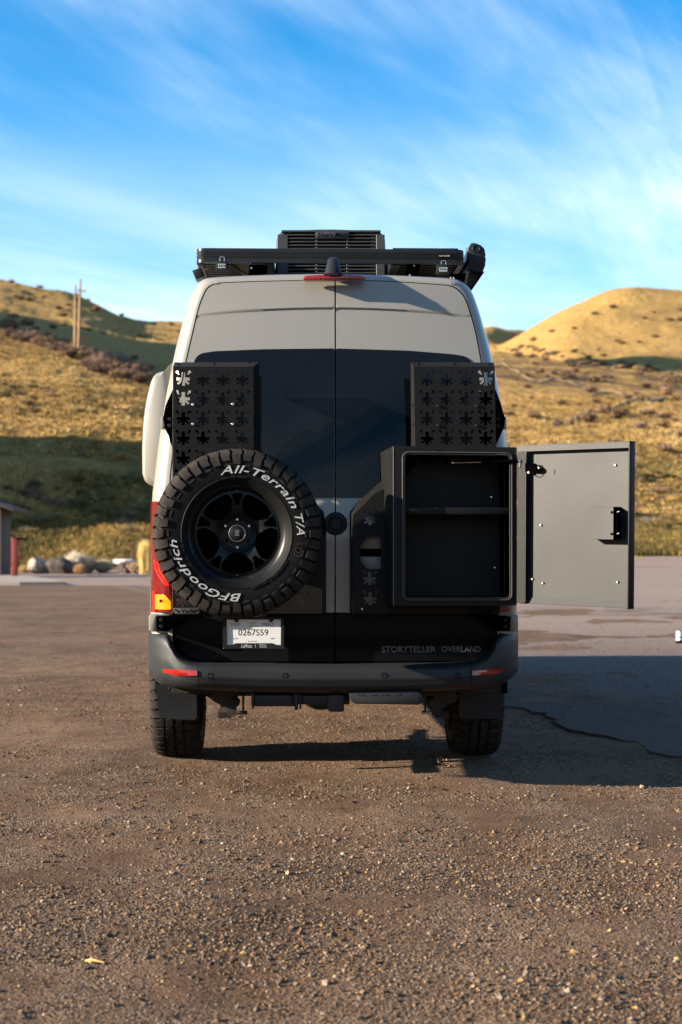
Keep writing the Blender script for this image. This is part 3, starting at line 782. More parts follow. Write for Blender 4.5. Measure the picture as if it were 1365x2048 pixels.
# bumper
def sil_x(py, s):
    L_ = [(1255, 299), (1262, 298), (1310, 300), (1335, 304), (1350, 310), (1362, 318), (1372, 332)]
    R_ = [(1255, 1037), (1262, 1037), (1310, 1033), (1335, 1027), (1350, 1021), (1362, 1013), (1372, 998)]
    T = L_ if s < 0 else R_
    return float(np.interp(py, [a for a, _ in T], [b for _, b in T]))
def bump_top(px):
    T = [(298, 1262), (332, 1263), (340, 1272), (345, 1285), (352, 1300), (364, 1312), (380, 1320), (400, 1324), (440, 1326), (670, 1328), (900, 1326), (940, 1323), (962, 1317), (978, 1305), (988, 1288), (993, 1272), (1000, 1263), (1037, 1262)]
    return float(np.interp(px, [a for a, _ in T], [b for _, b in T]))
def bump_bot(px):
    T = [(298, 1340), (304, 1350), (312, 1362), (326, 1371), (350, 1375), (397, 1379), (520, 1385), (670, 1387), (820, 1385), (942, 1379), (985, 1373), (1010, 1366), (1025, 1355), (1037, 1340)]
    return float(np.interp(px, [a for a, _ in T], [b for _, b in T]))
def bump_depth(px, v):
    # plan curvature at the ends + section: ledge on top, face, tuck under
    e = 0.0
    if px < 420: f = (420 - px) / (420 - 298); e = 0.34 * (1 - math.sqrt(max(0, 1 - min(1, f) ** 2.4)))
    if px > 915: f = (px - 915) / (1037 - 915); e = 0.34 * (1 - math.sqrt(max(0, 1 - min(1, f) ** 2.4)))
    prof = np.interp(v, [0, 0.08, 0.2, 0.55, 0.62, 0.8, 0.93, 1.0], [-0.035, -0.105, -0.128, -0.135, -0.128, -0.120, -0.095, -0.03])
    return float(prof) + e
def bump_piece(name, xs):
    rows = []
    for px in xs:
        yt, yb = bump_top(px), bump_bot(px); row = []
        pin = pl(px, yt, bump_depth(px, 0) + 0.05); row.append(Vector((pin.x, pin.y + 0.10, pin.z)))
        for v in np.linspace(0, 1, 15):
            py = yt + (yb - yt) * v
            row.append(pl(px, py, bump_depth(px, v)))
        q = row[-1]; row.append(Vector((q.x, q.y + 0.12, q.z)))
        rows.append(row)
    return part(name, MB().grid(rows), MT['bumper'], angle=50)
bc = bump_piece('bumper', list(np.linspace(397.2, 941.5, 40)))
bl = bump_piece('bumper_corner', list(298 + (396 - 298) * (1 - np.cos(np.linspace(0, math.pi / 2, 26)))))
br = bump_piece('bumper_corner', list(942.7 + (1037 - 942.7) * np.sin(np.linspace(0, math.pi / 2, 26))))
# side returns of the bumper corners
for s, px, o in ((-1, 298.2, bl), (1, 1036.9, br)):
    row0 = [pl(px, bump_top(px) + (bump_bot(px) - bump_top(px)) * v, bump_depth(px, v)) for v in np.linspace(0, 1, 15)]
    row1 = [Vector((p.x + s * 0.004, p.y + 0.45, p.z)) for p in row0]
    part('side_return', MB().grid([row0, row1]), MT['bumper'], o)
for pts, o in (([(326, 1338), (395, 1341), (395, 1351.5), (340, 1350), (331, 1346)], bl), ([(945, 1341), (1010, 1336.5), (1008, 1342), (1000, 1347), (945, 1350.5)], br)):
    mb = MB(); rws = []
    for t in np.linspace(0, 1, 14):
        lo = pts[0][0] if pts[0][0] < 900 else 945; x_ = lo + (395 - 326 if lo < 900 else 65) * t
        yt_, yb_ = (1338 + 3 * t, 1345 + 6.5 * min(1, t * 2.5)) if lo < 900 else (1341.5 - 5 * t, 1351 - (3.5 * t + 7 * max(0, t - .8) / .2))
        rw = []
        for q in (0, 0, .5, 1, 1):
            b = yt_ + (yb_ - yt_) * q; v = (b - bump_top(x_)) / (bump_bot(x_) - bump_top(x_)); e_ = 0.006 if len(rw) in (0, 4) else -0.007
            rw.append(pl(x_, b, bump_depth(x_, v) + e_))
        rws.append(rw)
    mb.grid(rws); part('reflector', mb, MT['red_glow'] if 0 else MT['red_lens'], o, smooth=False)
for px in (421, 571, 769.5, 916):
    d = bump_depth(px, 0.45); mb = MB(); disc(mb, px, 1351.5, 4.6, d - 0.0005, d + 0.02, 20); sn = part('parking_sensor', mb, MT['bumper'], bc)
    c = pl(px, 1351.5, d - 0.0005); part('sensor_ring', MB().lathe([(0.0118, 0), (0.0132, -0.0012), (0.0146, 0.001)], c, 24), MT['ink'], bc)

# roof bits: brake light, camera pod
RT = lambda x, z: lean(z) + 0.10
def pill(x0, x1, yc_fn, h, y0, y1):
    pts = []
    return pts
bl3 = [(606, 556), (612, 551), (640, 549.5), (670, 549), (700, 549.5), (727, 551), (733, 555.5), (731, 559.5), (670, 560.5), (609, 560.5)]
mb = MB(); pixprism(mb, bl3, 0.100, 0.16); BL = part('brake_light', mb, MT['red_lens'], bevel=0.005)
for i in range(9):
    mb = MB(); disc(mb, 630 + i * 10, 555, 1.6, 0.0985, 0.105, 8); part('lamp_bead', mb, MT['red_dark'], BL)
rows = []
for t, w_, y in ((0, 19, 0.10), (0.2, 16.5, 0.105), (0.45, 14, 0.12), (0.7, 12.3, 0.14), (0.9, 11, 0.16), (1, 8, 0.185)):
    py = 549 - 32.5 * t; row = []
    for k in range(17):
        a = math.pi * k / 16; p = pl(667 - w_ * math.cos(a), py, y); p.y = y - 0.05 * math.sin(a) * (1 - .3 * t); row.append(p)
    row.append(Vector((row[-1].x, y + 0.16, row[-1].z))); row.insert(0, Vector((row[0].x, y + 0.16, row[0].z)))
    rows.append(row)
cp = rows[-1]; top = [Vector((p.x, p.y + 0.12, p.z - 0.01)) for p in cp]; rows.append(top)
part('reversing_camera', MB().grid(rows), MT['black_plastic'], angle=50)

# door badge and lock
mb = MB(); disc(mb, 672, 1047, 23, -0.022, 0.01, 40); lk = part('round_lock', mb, MT['black_plastic'], dR)
c = pl(672, 1047, -0.022); part('lock_ring', MB().lathe([(0.028, 0), (0.031, -0.004), (0.036, -0.004), (0.039, 0)], c, 40), MT['powder'], dR)
# painted door handle inside the opening of the right plate
mb = MB(); pixprism(mb, round_poly([(718, 1070), (768, 1070), (768, 1098), (718, 1098)], 6), -0.03, 0.02); part('door_handle', mb, MT['handle'], dR, bevel=0.006)
mb = MB(); pixprism(mb, round_poly([(718, 1113), (768, 1113), (768, 1140), (718, 1140)], 6), -0.03, 0.02); part('door_handle', mb, MT['handle'], dR, bevel=0.006)
mb = MB(); pixbox(mb, 716, 1098, 770, 1113, -0.012, 0.02); part('handle_recess', mb, MT['ink'], dR)

# lettering on the right lower panel
def place_text(s, x0, x1, yc, hpx, d, mat, parent, name='lettering', fn=None, offset=0.0, shear=0.0, spacing=1.0, ext=0.0001):
    vs, fs = text_geo(s, 1.0, ext / 1.0, offset, shear, spacing)
    mx = max(v.x for v in vs); mn = min(v.x for v in vs); my = max(v.y for v in vs); mny = min(v.y for v in vs)
    out_ = []
    for v in vs:
        a = x0 + (v.x - mn) / (mx - mn) * (x1 - x0); b = yc + hpx / 2 - (v.y - mny) / (my - mny) * hpx
        if fn: p = plf(a, b, fn, d)
        else: p = pl(a, b, d)
        p.y -= v.z / max(ext, 1e-6) * ext if ext else 0
        out_.append(p)
    return mesh_obj(name, out_, fs, mat, parent, smooth=False)
place_text('STORYTELLER', 764, 872, 1298.5, 12.5, -0.003, MT['grey_letter'], dR, fn=low_y, offset=0.01)
place_text('OVERLAND', 884, 962, 1298, 12.5, -0.003, MT['grey_letter'], dR, fn=low_y, offset=0.01)

# ---- star-cut equipment plates
def star(cx, cz, k=1.0, flip=False):
    u = 0.1 / 39.0 * k      # one photo pixel of the pattern in metres
    arms = [(90, 13, 3.4), (0, 12.5, 3.0), (-42, 14.5, 1.9), (-90, 13, 3.4), (-138, 14.5, 1.9), (180, 12.5, 3.0)]
    arms = sorted([(a % 360, l, w) for a, l, w in arms]); pts = []; n = len(arms)
    for i in range(n):
        a, l, w = arms[i]; a2, l2, w2 = arms[(i + 1) % n]
        d = Vector((math.cos(R(a)), math.sin(R(a)))); nn = Vector((-d.y, d.x))
        pts.append(d * l - nn * w); pts.append(d * l + nn * w)
        d2 = Vector((math.cos(R(a2)), math.sin(R(a2)))); n2 = Vector((-d2.y, d2.x))
        # intersection of line (nn*w + s d) and (-n2*w2 + t d2)
        det = d.x * (-d2.y) + d2.x * d.y; b = -n2 * w2 - nn * w
        if abs(det) > 1e-4:
            s_ = (b.x * (-d2.y) + d2.x * b.y) / det
            if 0 < s_ < min(l, l2): pts.append(nn * w + d * s_)
    out_ = [[(cx + p.x * u, cz + p.y * u) for p in pts]]
    for sx in (-1, 1):     # keyholes
        c = Vector((sx * 12.2, 13.6)); dd = Vector((-sx * 0.62, -0.78)); q = Vector((-dd.y, dd.x)); kp = []
        base = math.atan2(dd.y, dd.x)
        for j in range(9):
            a = base + 0.45 + (2 * math.pi - 0.9) * j / 8; kp.append(c + Vector((math.cos(a), math.sin(a))) * 3.1)
        kp.append(c + dd * 6.6 - q * 1.2); kp.append(c + dd * 6.6 + q * 1.2)
        out_.append([(cx + p.x * u, cz + p.y * u) for p in kp])
    return out_
YP = -0.115
def plate(outline, stars, extra, name):
    o2 = pts2(outline, YP)
    holes = []
    for a, b in stars: p = pl(a, b, YP); holes += star(p.x, p.z)
    for e in extra: holes.append(pts2(e, YP))
    V, Fc = cdt_panel(o2, holes, 0, lambda x, z: YP, 0.003)
    return mesh_obj(name, V, Fc, MT['powder'], VAN, angle=30)
rowsy = [758, 797.5, 837, 876.5, 916]
PLATE_L = plate([(346.5, 733), (507, 733), (508, 905), (590, 985), (640, 1030), (645, 1060), (645, 1227), (345, 1227)],
                [(x, y) for y in rowsy for x in (367, 406.5, 446, 485.5)] + [(365, 955), (365, 995), (604, 1200), (604, 1160), (365, 1200), (405, 1200)], [], 'equipment_plate')
PLATE_R = plate([(828, 733), (990, 733), (992.5, 895), (1000, 1000), (1000, 1227), (710, 1227), (705, 1060), (707, 1030), (752, 985), (800, 965), (832, 930)],
                [(x, y) for y in rowsy for x in (855, 894, 933, 972)] + [(741, 1037), (740, 1157), (741, 1197)],
                [round_poly([(721, 1090), (735, 1073), (762, 1073), (762, 1138), (735, 1138), (721, 1122)], 5)], 'equipment_plate')
def flange(mb, a, b, d0, off, d1):
    """bent edge from the plate line a-b at depth d0 to the line shifted by off (photo px) at depth d1"""
    A, B = pl(*a, d0), pl(*b, d0); A2, B2 = pl(a[0] + off[0], a[1] + off[1], d1), pl(b[0] + off[0], b[1] + off[1], d1)
    t = Vector((0, 0.003, 0.0))
    return mb.hexa([A, B, B2, A2, A + t, B + t, B2 + t, A2 + t])
def bent(mb, pts_front, pts_back):
    """strip between two photo polylines at depth YP and at given depth"""
    fr_ = [pl(a, b, YP) for a, b in pts_front]; bk = [pl(a, b, c) for a, b, c in pts_back]
    mb.grid([fr_, bk]); return mb
# top, side flanges
mb = MB(); bent(mb, [(346.5, 733), (507, 733), (508, 905), (590, 985), (640, 1030), (645, 1060), (645, 1227)],
                [(350, 724.5, -0.02), (519, 724.5, -0.02), (520, 897, -0.02), (600, 977, -0.02), (648, 1023, -0.02), (653, 1057, -0.02), (653, 1227, -0.02)])
f1 = part('folded_flange', mb, MT['powder'], PLATE_L, angle=25)
mb = MB(); bent(mb, [(990, 733), (828, 733), (832, 930), (800, 965), (752, 985), (707, 1030), (705, 1060), (710, 1227)],
                [(988, 725, -0.06), (822, 724.5, -0.06), (823, 925, -0.06), (785, 948, -0.03), (763, 962, -0.03), (717, 1003, -0.03), (700, 1024, -0.02), (700, 1227, -0.02)])
f2 = part('folded_flange', mb, MT['powder'], PLATE_R, angle=25)
mb = MB(); mb.grid([[pl(346.5, 733, YP), pl(345, 1227, YP)], [pl(346.5, 733, YP) + Vector((-0.003, 0.03, 0)), pl(345, 1227, YP) + Vector((-0.003, 0.03, 0))]])
mb.grid([[pl(346.5, 733, YP) + Vector((-0.003, 0.03, 0)), pl(345, 1227, YP) + Vector((-0.003, 0.03, 0))], [pl(346.5, 733, YP) + Vector((0.0, 0.03, 0)), pl(345, 1227, YP) + Vector((0.0, 0.03, 0))]])
part('outer_flange', mb, MT['handle'], PLATE_L)
mb = MB(); mb.grid([[pl(990, 733, YP), pl(992.5, 895, YP), pl(1000, 1000, YP)], [pl(990, 733, YP) + Vector((0, 0.04, 0)), pl(992.5, 895, YP) + Vector((0, 0.04, 0)), pl(1000, 1000, YP) + Vector((0, 0.04, 0))]])
part('outer_flange', mb, MT['powder'], PLATE_R)
# rivets and bolts
for x, y in ((386, 809), (466, 808), (386, 848), (466, 848)):
    mb = MB(); disc(mb, x, y, 2.8, YP - 0.006, YP, 10); part('rivet', mb, MT['steel'], PLATE_L)
for x, y in ((358, 727), (429, 726), (500, 725)):
    mb = MB(); disc(mb, x, y, 1.7, -0.075, -0.06, 8); part('rivet', mb, MT['ink'], PLATE_L)
for x, y in ((838, 727), (910, 728), (980, 729)):
    mb = MB(); disc(mb, x, y, 1.7, -0.098, -0.08, 8); part('rivet', mb, MT['ink'], PLATE_R)
for x, y in ((827, 810), (828, 849)):
    mb = MB(); disc(mb, x, y, 3, -0.105, -0.08, 10); part('rivet', mb, MT['powder'], PLATE_R)
for x, y in ((878, 812), (955, 812), (878, 851), (955, 851)):
    mb = MB(); disc(mb, x, y, 4, YP - 0.008, YP, 10); part('rivet', mb, MT['powder'], PLATE_R)
mb = MB(); disc(mb, 725, 1218, 2.2, YP - 0.005, YP, 10); part('rivet', mb, MT['steel'], PLATE_R)
# side hinge brackets
for s, pts, bolts in ((-1, [(350, 770), (331, 812), (326, 838), (331, 857), (345, 895), (345, 1000), (386, 1000), (386, 822), (362, 815)], [(340, 838), (340, 851)]), (1, [(986, 765), (1000, 800), (1011, 838), (1008, 856), (992, 892), (992, 1000), (955, 1000), (955, 785), (975, 780)], [(997, 838), (997, 852)])):
    mb = MB(); pixprism(mb, pts, YP + 0.03, YP + 0.05); hb = part('hinge_bracket', mb, MT['powder_dark'])
    for x, y in bolts:
        mb = MB(); disc(mb, x, y, 4, YP + 0.012, YP + 0.03, 12); part('bolt', mb, MT['steel'] if s > 0 and 0 else MT['powder'], hb)
    X = (lambda v: v) if s < 0 else (lambda v: 1335.5 - v)
    mb = MB(); pixbox(mb, X(322), 833, X(331), 858, 0.02, 0.12); part('hinge_block', mb, MT['paint'], bevel=0.004)
# name badges
for s, x0, x1, mt_, tm in ((-1, 346, 403, MT['badge'], MT['ink']), (1, 938, 995, MT['powder'], MT['ink'])):
    mb = MB(); pixprism(mb, round_poly([(x0, 1216), (x1, 1216), (x1 - 4, 1228), (x0 + 4, 1228)], 4), YP - 0.007, YP - 0.001)
    bg_ = part('name_badge', mb, mt_, bevel=0.001)
    place_text('N', x0 + 10, x0 + 15, 1223.5, 6.2, YP - 0.0073, tm, bg_, offset=0.02)
    place_text('Vader', x0 + 16.5, x1 - 7, 1222, 9.6, YP - 0.0073, tm, bg_, offset=0.02)
    for xx in (x0 + 5, x1 - 4):
        mb = MB(); disc(mb, xx, 1220, 1.8, YP - 0.010, YP - 0.006, 8); part('badge_screw', mb, MT['ink'], bg_)

# licence plate in its frame
PYL = -0.072
mb = MB(); pixprism(mb, round_poly([(447, 1237), (568, 1237), (568, 1297), (447, 1297)], 1.5), PYL, PYL + 0.02)
LP = part('licence_plate', mb, MT['plate'])
o2 = pts2(round_poly([(446, 1235), (568.5, 1235), (568.5, 1294), (565, 1297.5), (449, 1297.5), (446, 1294)], 2), PYL - 0.006)
hl_ = pts2([(453.5, 1239), (562.5, 1239), (562, 1290), (552, 1290), (545, 1286.5), (472, 1286.5), (465, 1290), (454.5, 1290)], PYL - 0.006)
V, Fc = cdt_panel(o2, [hl_], 0, lambda x, z: PYL - 0.006, 0.008); mesh_obj('plate_frame', V, Fc, MT['black_plastic'], LP)
def pt(s, x0, x1, yc, h, mt='ink', off=0.0, shear=0): place_text(s, x0, x1, yc, h, PYL - 0.0002, MT[mt], LP, offset=0.0, shear=shear)
pt('2025', 461, 479.5, 1248.8, 6, off=0.015); pt('MERZ', 525, 548.5, 1248.8, 6, off=0.015); pt('AUDIT', 500, 513.5, 1245.3, 3.6, off=0.015); pt('9/18/2026', 498, 515.5, 1251.5, 3.0, off=0.01)
pt('0267S59', 477, 537, 1264.8, 12.6, off=-0.012)
pt('IN TRANSIT ONLY', 458.5, 477, 1277.5, 1.7); pt('2 STATE', 542, 550, 1277, 2.4); pt('life elevated', 497, 515, 1282.5, 2.0, 'red_lens')
place_text('LaMesa', 482.5, 504.5, 1291.7, 7.6, PYL - 0.0063, MT['letter'], LP, offset=0.012, shear=0.25)
mb = MB(); pixbox(mb, 510.8, 1288.5, 511.8, 1295, PYL - 0.0068, PYL - 0.005); part('divider_mark', mb, MT['letter'], LP, smooth=False)
place_text('REC', 519, 533.5, 1289.6, 3.4, PYL - 0.0063, MT['letter'], LP, offset=0.015); place_text('VAN', 519, 533.5, 1294.0, 3.4, PYL - 0.0063, MT['letter'], LP, offset=0.015)
for x, y in ((473.5, 1240.5), (543, 1240.5)):
    mb = MB(); disc(mb, x, y, 4.2, PYL - 0.010, PYL - 0.002, 16); part('plate_bolt', mb, MT['black_plastic'], LP)
mb = MB(); pixbox(mb, 480, 1230, 535, 1236.5, -0.06, 0.0); part('plate_lamp', mb, MT['black_plastic'], bevel=0.004)

# ---- tyres
def tyre_geo(Rr=0.405, Wh=0.135, N=44):
    prof = [(-0.105, .222), (-0.120, .232), (-0.130, .252), (-0.1365, .262), (-0.1345, .265), (-0.138, .30), (-0.1375, .335), (-0.133, .356), (-0.131, .358), (-0.124, .374), (-0.108, .386), (-0.075, .3915), (-0.03, .393), (0, .3935)]
    prof = prof + [(-a, b) for a, b in reversed(prof[:-1])]
    carc = MB().lathe([(b, a) for a, b in prof], n=96)
    # lug surface parameter: arc length from the crown centre
    half = [(0, .3935), (0.03, .393), (0.075, .3915), (0.108, .386), (0.124, .374), (0.133, .356), (0.1375, .335), (0.138, .31)]
    S = [0]
    for i in range(1, len(half)): S.append(S[-1] + math.hypot(half[i][0] - half[i - 1][0], half[i][1] - half[i - 1][1]))
    def P(th, s, h):
        sg = 1 if s >= 0 else -1; s = abs(s)
        y = float(np.interp(s, S, [a for a, _ in half])); r = float(np.interp(s, S, [b for _, b in half]))
        e = 0.004; y2 = float(np.interp(s + e, S, [a for a, _ in half])); r2 = float(np.interp(s + e, S, [b for _, b in half]))
        y1 = float(np.interp(max(0, s - e), S, [a for a, _ in half])); r1 = float(np.interp(max(0, s - e), S, [b for _, b in half]))
        ty, tr = y2 - y1, r2 - r1; L = math.hypot(ty, tr) or 1
        ny, nr = -tr / L, ty / L
        if nr < 0 and ny < 0: ny, nr = -ny, -nr
        y += ny * h; r += nr * h
        return Vector((r * math.cos(th), sg * y, r * math.sin(th)))
    lugs = MB(); pitch = 2 * math.pi / N
    def lug(th0, rows, h):
        # rows: (s, left offset, right offset) in fractions of a pitch
        top = []; bot = []
        for s, a, b in rows:
            m_ = (a + b) / 2
            hh = h if abs(s) < 0.15 else h * 0.6
            top.append([P(th0 + a * pitch, s, hh), P(th0 + m_ * pitch, s, hh * 1.02), P(th0 + b * pitch, s, hh)])
            bot.append([P(th0 + a * pitch, s, -0.001), P(th0 + b * pitch, s, -0.001)])
        lugs.grid(top)
        lugs.grid([[t[0] for t in top], [b_[0] for b_ in bot]]); lugs.grid([[t[2] for t in top], [b_[1] for b_ in bot]])
        lugs.grid([top[0], [bot[0][0], (bot[0][0] + bot[0][1]) / 2, bot[0][1]]]); lugs.grid([top[-1], [bot[-1][0], (bot[-1][0] + bot[-1][1]) / 2, bot[-1][1]]])
    for k in range(N):
        for sg in (-1, 1):
            t0 = k * pitch + (0 if sg < 0 else pitch * 0.5)
            long_ = 0.176 if k % 2 else 0.160
            j_ = 0.06 * ((k * 7) % 5 - 2) / 2
            lug(t0, [(sg * 0.058, -0.20, 0.50), (sg * 0.074, -0.40, 0.46), (sg * 0.092, -0.30, 0.36), (sg * 0.110, -0.42 + j_, 0.38), (sg * 0.126, -0.44, 0.36 + j_), (sg * 0.140, -0.34, 0.42), (sg * long_, -0.38, 0.30)], 0.0115)
            if k % 2 == 0: lug(t0 + pitch * .02, [(sg * 0.176, -0.42, 0.22), (sg * 0.184, -0.36, 0.30)], 0.004)
            lug(t0 + pitch * 0.22, [(sg * 0.005, -0.40, 0.20), (sg * 0.018, -0.30, 0.46), (sg * 0.034, -0.46, 0.30), (sg * 0.050, -0.40, 0.22)], 0.0125)
            lug(t0 + pitch * 0.72, [(sg * 0.012, -0.10, 0.14), (sg * 0.030, -0.06, 0.20), (sg * 0.048, -0.10, 0.12)], 0.0120)
    return carc, lugs
def bent_text(s, a0, a1, r, hgt, y, off, shear, parent, mat, M=None, name='raised_lettering'):
    vs, fs = text_geo(s, 1.0, 0.5, off, shear, 1.05)
    mx = max(v.x for v in vs); mn = min(v.x for v in vs); my = max(v.y for v in vs); mny = min(v.y for v in vs)
    o = []
    for v in vs:
        a = a0 + (v.x - mn) / (mx - mn) * (a1 - a0); rr = r + ((v.y - mny) / (my - mny) - 0.5) * hgt
        o.append(Vector((rr * math.cos(a), y - (0.0022 if v.z > 0 else -0.002), rr * math.sin(a))))
    return mesh_obj(name, o, fs, mat, parent, smooth=False)
def rim_geo():
    lip = MB().lathe([(.205, -.06), (.206, -.085), (.214, -.098), (.226, -.116), (.232, -.119), (.2345, -.114), (.226, -.08), (.226, .10), (.232, .118), (.205, .10), (.20, .02), (.205, -.06)], n=72)
    holes = []
    for k in range(5):
        c = R(54 + 72 * k)
        def pp(r, a): return (r * math.cos(c + R(a)), r * math.sin(c + R(a)))
        w = [pp(.192, -23), pp(.193, -12), pp(.193, 0), pp(.193, 12), pp(.192, 23), pp(.162, 28.5), pp(.132, 25), pp(.104, 19), pp(.094, 0), pp(.104, -19), pp(.132, -25), pp(.162, -28.5)]
        holes.append(round_poly(w, 0.008, 3))
        c = R(90 + 72 * k)
        holes.append(round_poly([pp(.192, -9.2), pp(.1925, 0), pp(.192, 9.2), pp(.150, 4.8), pp(.136, 4.2), pp(.136, -4.2), pp(.150, -4.8)], 0.005, 3))
    ol = [(.206 * math.cos(R(a)), .206 * math.sin(R(a))) for a in range(0, 360, 4)]
    def fy(x, z):
        r = math.hypot(x, z); a = (math.degrees(math.atan2(z, x)) - 90) % 72; a = min(a, 72 - a)
        y = float(np.interp(r, [0, .07, .088, .12, .16, .195, .21], [-.052, -.052, -.062, -.078, -.084, -.082, -.078]))
        return y
    V, Fc = cdt_panel(ol, holes, 0.012, fy, 0.035)
    return lip, (V, Fc)
carcG, lugG = tyre_geo(); lipG, spokeG = rim_geo()
hub = pl(474, 1067, -0.54)
SPM = Matrix.Translation((hub.x, -0.405, hub.z))
def make_wheel(root_name, M, spare, parent):
    rim = MB(); rim.v = list(lipG.v); rim.f = list(lipG.f)
    w = mesh_obj(root_name, [M @ v for v in rim.v], rim.f, MT['rim'], parent, angle=40)
    mesh_obj('tyre', [M @ v for v in carcG.v], carcG.f, MT['rubber'], w, angle=30)
    o = mesh_obj('tread_blocks', [M @ v for v in lugG.v], lugG.f, MT['tread'], w, angle=30)
    mesh_obj('spoke_disc', [M @ Vector(v) for v in spokeG[0]], spokeG[1], MT['rim'], w, angle=35, bevel=0)
    bk = MB().lathe([(0.0001, 0.03), (.203, 0.03), (.203, 0.05)], n=40).xf(M); bk.build('inner_disc', MT['ink'], w)
    return w
sw = make_wheel('spare_wheel', SPM, True, VAN)
def sub(mb, name, mat, **k): return mb.xf(SPM).build(name, mat, sw, **k)
sub(MB().lathe([(0.0001, -.098), (.030, -.098), (.036, -.094), (.0395, -.084), (.0395, -.05)], n=40), 'centre_cap', MT['rim'])
sub(MB().lathe([(.0365, -.0955), (.0385, -.097), (.0405, -.0955)], n=40), 'cap_ring', MT['badge'])
# small raised emblem on the cap
em = MB(); em.prism([Vector((x, -.0985, z)) for x, z in [(-.010, .014), (-.004, .018), (.004, .018), (.010, .014), (.011, .006), (.007, .001), (.009, -.006), (.012, -.012), (-.012, -.012), (-.009, -.006), (-.007, .001), (-.011, .006)]], (0, -.0015, 0))
sub(em, 'cap_emblem', MT['badge'], smooth=False)
sub(MB().lathe([(.080, -.060), (.083, -.072), (.088, -.074), (.091, -.064)], n=56), 'hub_ring', MT['rim'])
for a in (90, 32, 148, 270):
    sub(MB().lathe([(0.0001, -.078), (.0055, -.078), (.0075, -.074), (.0085, -.06), (.0085, -.05)], (0.0665 * math.cos(R(a)), 0, 0.0665 * math.sin(R(a))), 12), 'lug_nut', MT['steel'])
for a in (212, 328):
    sub(MB().lathe([(.0001, -.0522), (.0075, -.0524), (.0095, -.0545), (.0115, -.0524)], (0.0665 * math.cos(R(a)), 0, 0.0665 * math.sin(R(a))), 16), 'stud_hole', MT['ink'])
for a in (90, 270):
    sub(MB().lathe([(.0001, -.092), (.0045, -.090), (.0055, -.08)], (0.2 * math.cos(R(a)), 0, 0.2 * math.sin(R(a))), 10), 'rim_bolt', MT['badge'])
for txt, a0, a1, hh in (('All-Terrain', 105.5, 23.5, .038), ('T/A', 17.5, -1.5, .038), ('BFGoodrich', -86, -174.5, .038)):
    vs = bent_text(txt, R(a0), R(a1), .3035, hh, -.1395, 0.008, 0.28, sw, MT['letter'])
    for v in vs.data.vertices: v.co = SPM @ v.co
for txt, a0, a1, rr, hh in (('KO3', -8, -21, .303, .036), ('LT275/70R17  121/118S', -28, -75, .268, .012), ('ALL WEATHER  SNOW', 112, 80, .268, .010)):
    vs = bent_text(txt, R(a0), R(a1), rr, hh, -.1385, 0.01, 0.1, sw, MT['tread'])
    for v in vs.data.vertices: v.co = SPM @ v.co
vs = bent_text('KMC  WHEELS  MADE FOR 17X8.5', R(-32), R(-75), .2175, .0085, -.1045, 0.0, 0.0, sw, MT['badge'])
for v in vs.data.vertices: v.co = SPM @ v.co
# carrier arm behind the spare
mb = MB(); mb.box((hub.x - 0.12, -0.30, hub.z - 0.12), (hub.x + 0.12, YP - 0.001, hub.z + 0.12)); part('wheel_carrier', mb, MT['powder_dark'], bevel=0.01)

# road wheels
def road_wheel(x, yc, s):
    M = Matrix.Translation((x, yc, 0.405 - 0.004)) @ Matrix.Rotation(R(-90) * s, 4, 'Z')
    return make_wheel('wheel', M, False, VAN)
xl = (pl(306, 1450, 0.86).x, pl(390, 1450, 0.86).x); xr = (pl(919, 1450, 0.86).x, pl(1003, 1450, 0.86).x)
YR = 1.24
road_wheel((xl[0] + xl[1]) / 2 + 0.0, YR, 1); road_wheel((xr[0] + xr[1]) / 2, YR, -1)
road_wheel(-0.86, YR + 4.32, 1); road_wheel(0.86, YR + 4.32, -1)
# mud flaps
for pts in ([(311, 1368), (394, 1374), (394, 1436), (390, 1440), (326, 1437), (320, 1430), (316, 1410)], [(920, 1374), (1003, 1368), (1003, 1432), (1000, 1438), (924, 1438), (920, 1434)]):
    mb = MB(); pixprism(mb, round_poly(pts, 4), 0.55, 0.56); part('mud_flap', mb, MT['black_plastic'])
# flap hangers
for a, b in (((338, 1372), (398, 1388)), ((985, 1372), (930, 1378))):
    mb = MB(); mb.tube([pl(a[0], a[1] + 4, 0.45), pl(b[0], b[1], 0.5)], 0.008, 8); part('flap_hanger', mb, MT['under'])
# wheel arches, inner
for s in (-1, 1):
    mb = MB(); n = 14
    rows = [[Vector((s * x, YR + 0.50 * math.cos(a), 0.42 + 0.50 * math.sin(a))) for x in (0.62, 0.99)] for a in [math.pi * k / n for k in range(n + 1)]]
    mb.grid(rows); part('wheel_arch', mb, MT['ink'])

# ---- underside
mb = MB(); pixbox(mb, 505, 1390, 592, 1413, 0.02, 0.10); pixbox(mb, 592, 1391, 700, 1409, 0.02, 0.10); hb = part('hitch_bar', mb, MT['hitch'], bevel=0.005)
mb = MB(); pixbox(mb, 503, 1386, 508.5, 1418, -0.0, 0.12); part('end_plate', mb, MT['hitch'], hb, bevel=0.002)
mb = MB(); pixbox(mb, 589, 1388, 597, 1420, -0.01, 0.11); pixbox(mb, 599, 1389, 603, 1418, -0.01, 0.11); part('end_plate', mb, MT['hitch'], hb, bevel=0.003)
o2 = pts2(round_poly([(657, 1390), (689, 1390), (689, 1424), (657, 1424)], 5), -0.03)
mb = MB(); mb.prism([Vector((x, -0.03, z)) for x, z in o2], (0, 0.2, 0)); part('receiver_cover', mb, MT['hitch'], hb, bevel=0.006)
mb = MB(); pixprism(mb, [(697, 1384), (831, 1382), (842, 1386), (849, 1397), (847, 1404), (838, 1410), (710, 1408), (702, 1402)], -0.10, 0.06)
st = part('step_plate', mb, MT['bumper'], bevel=0.006)
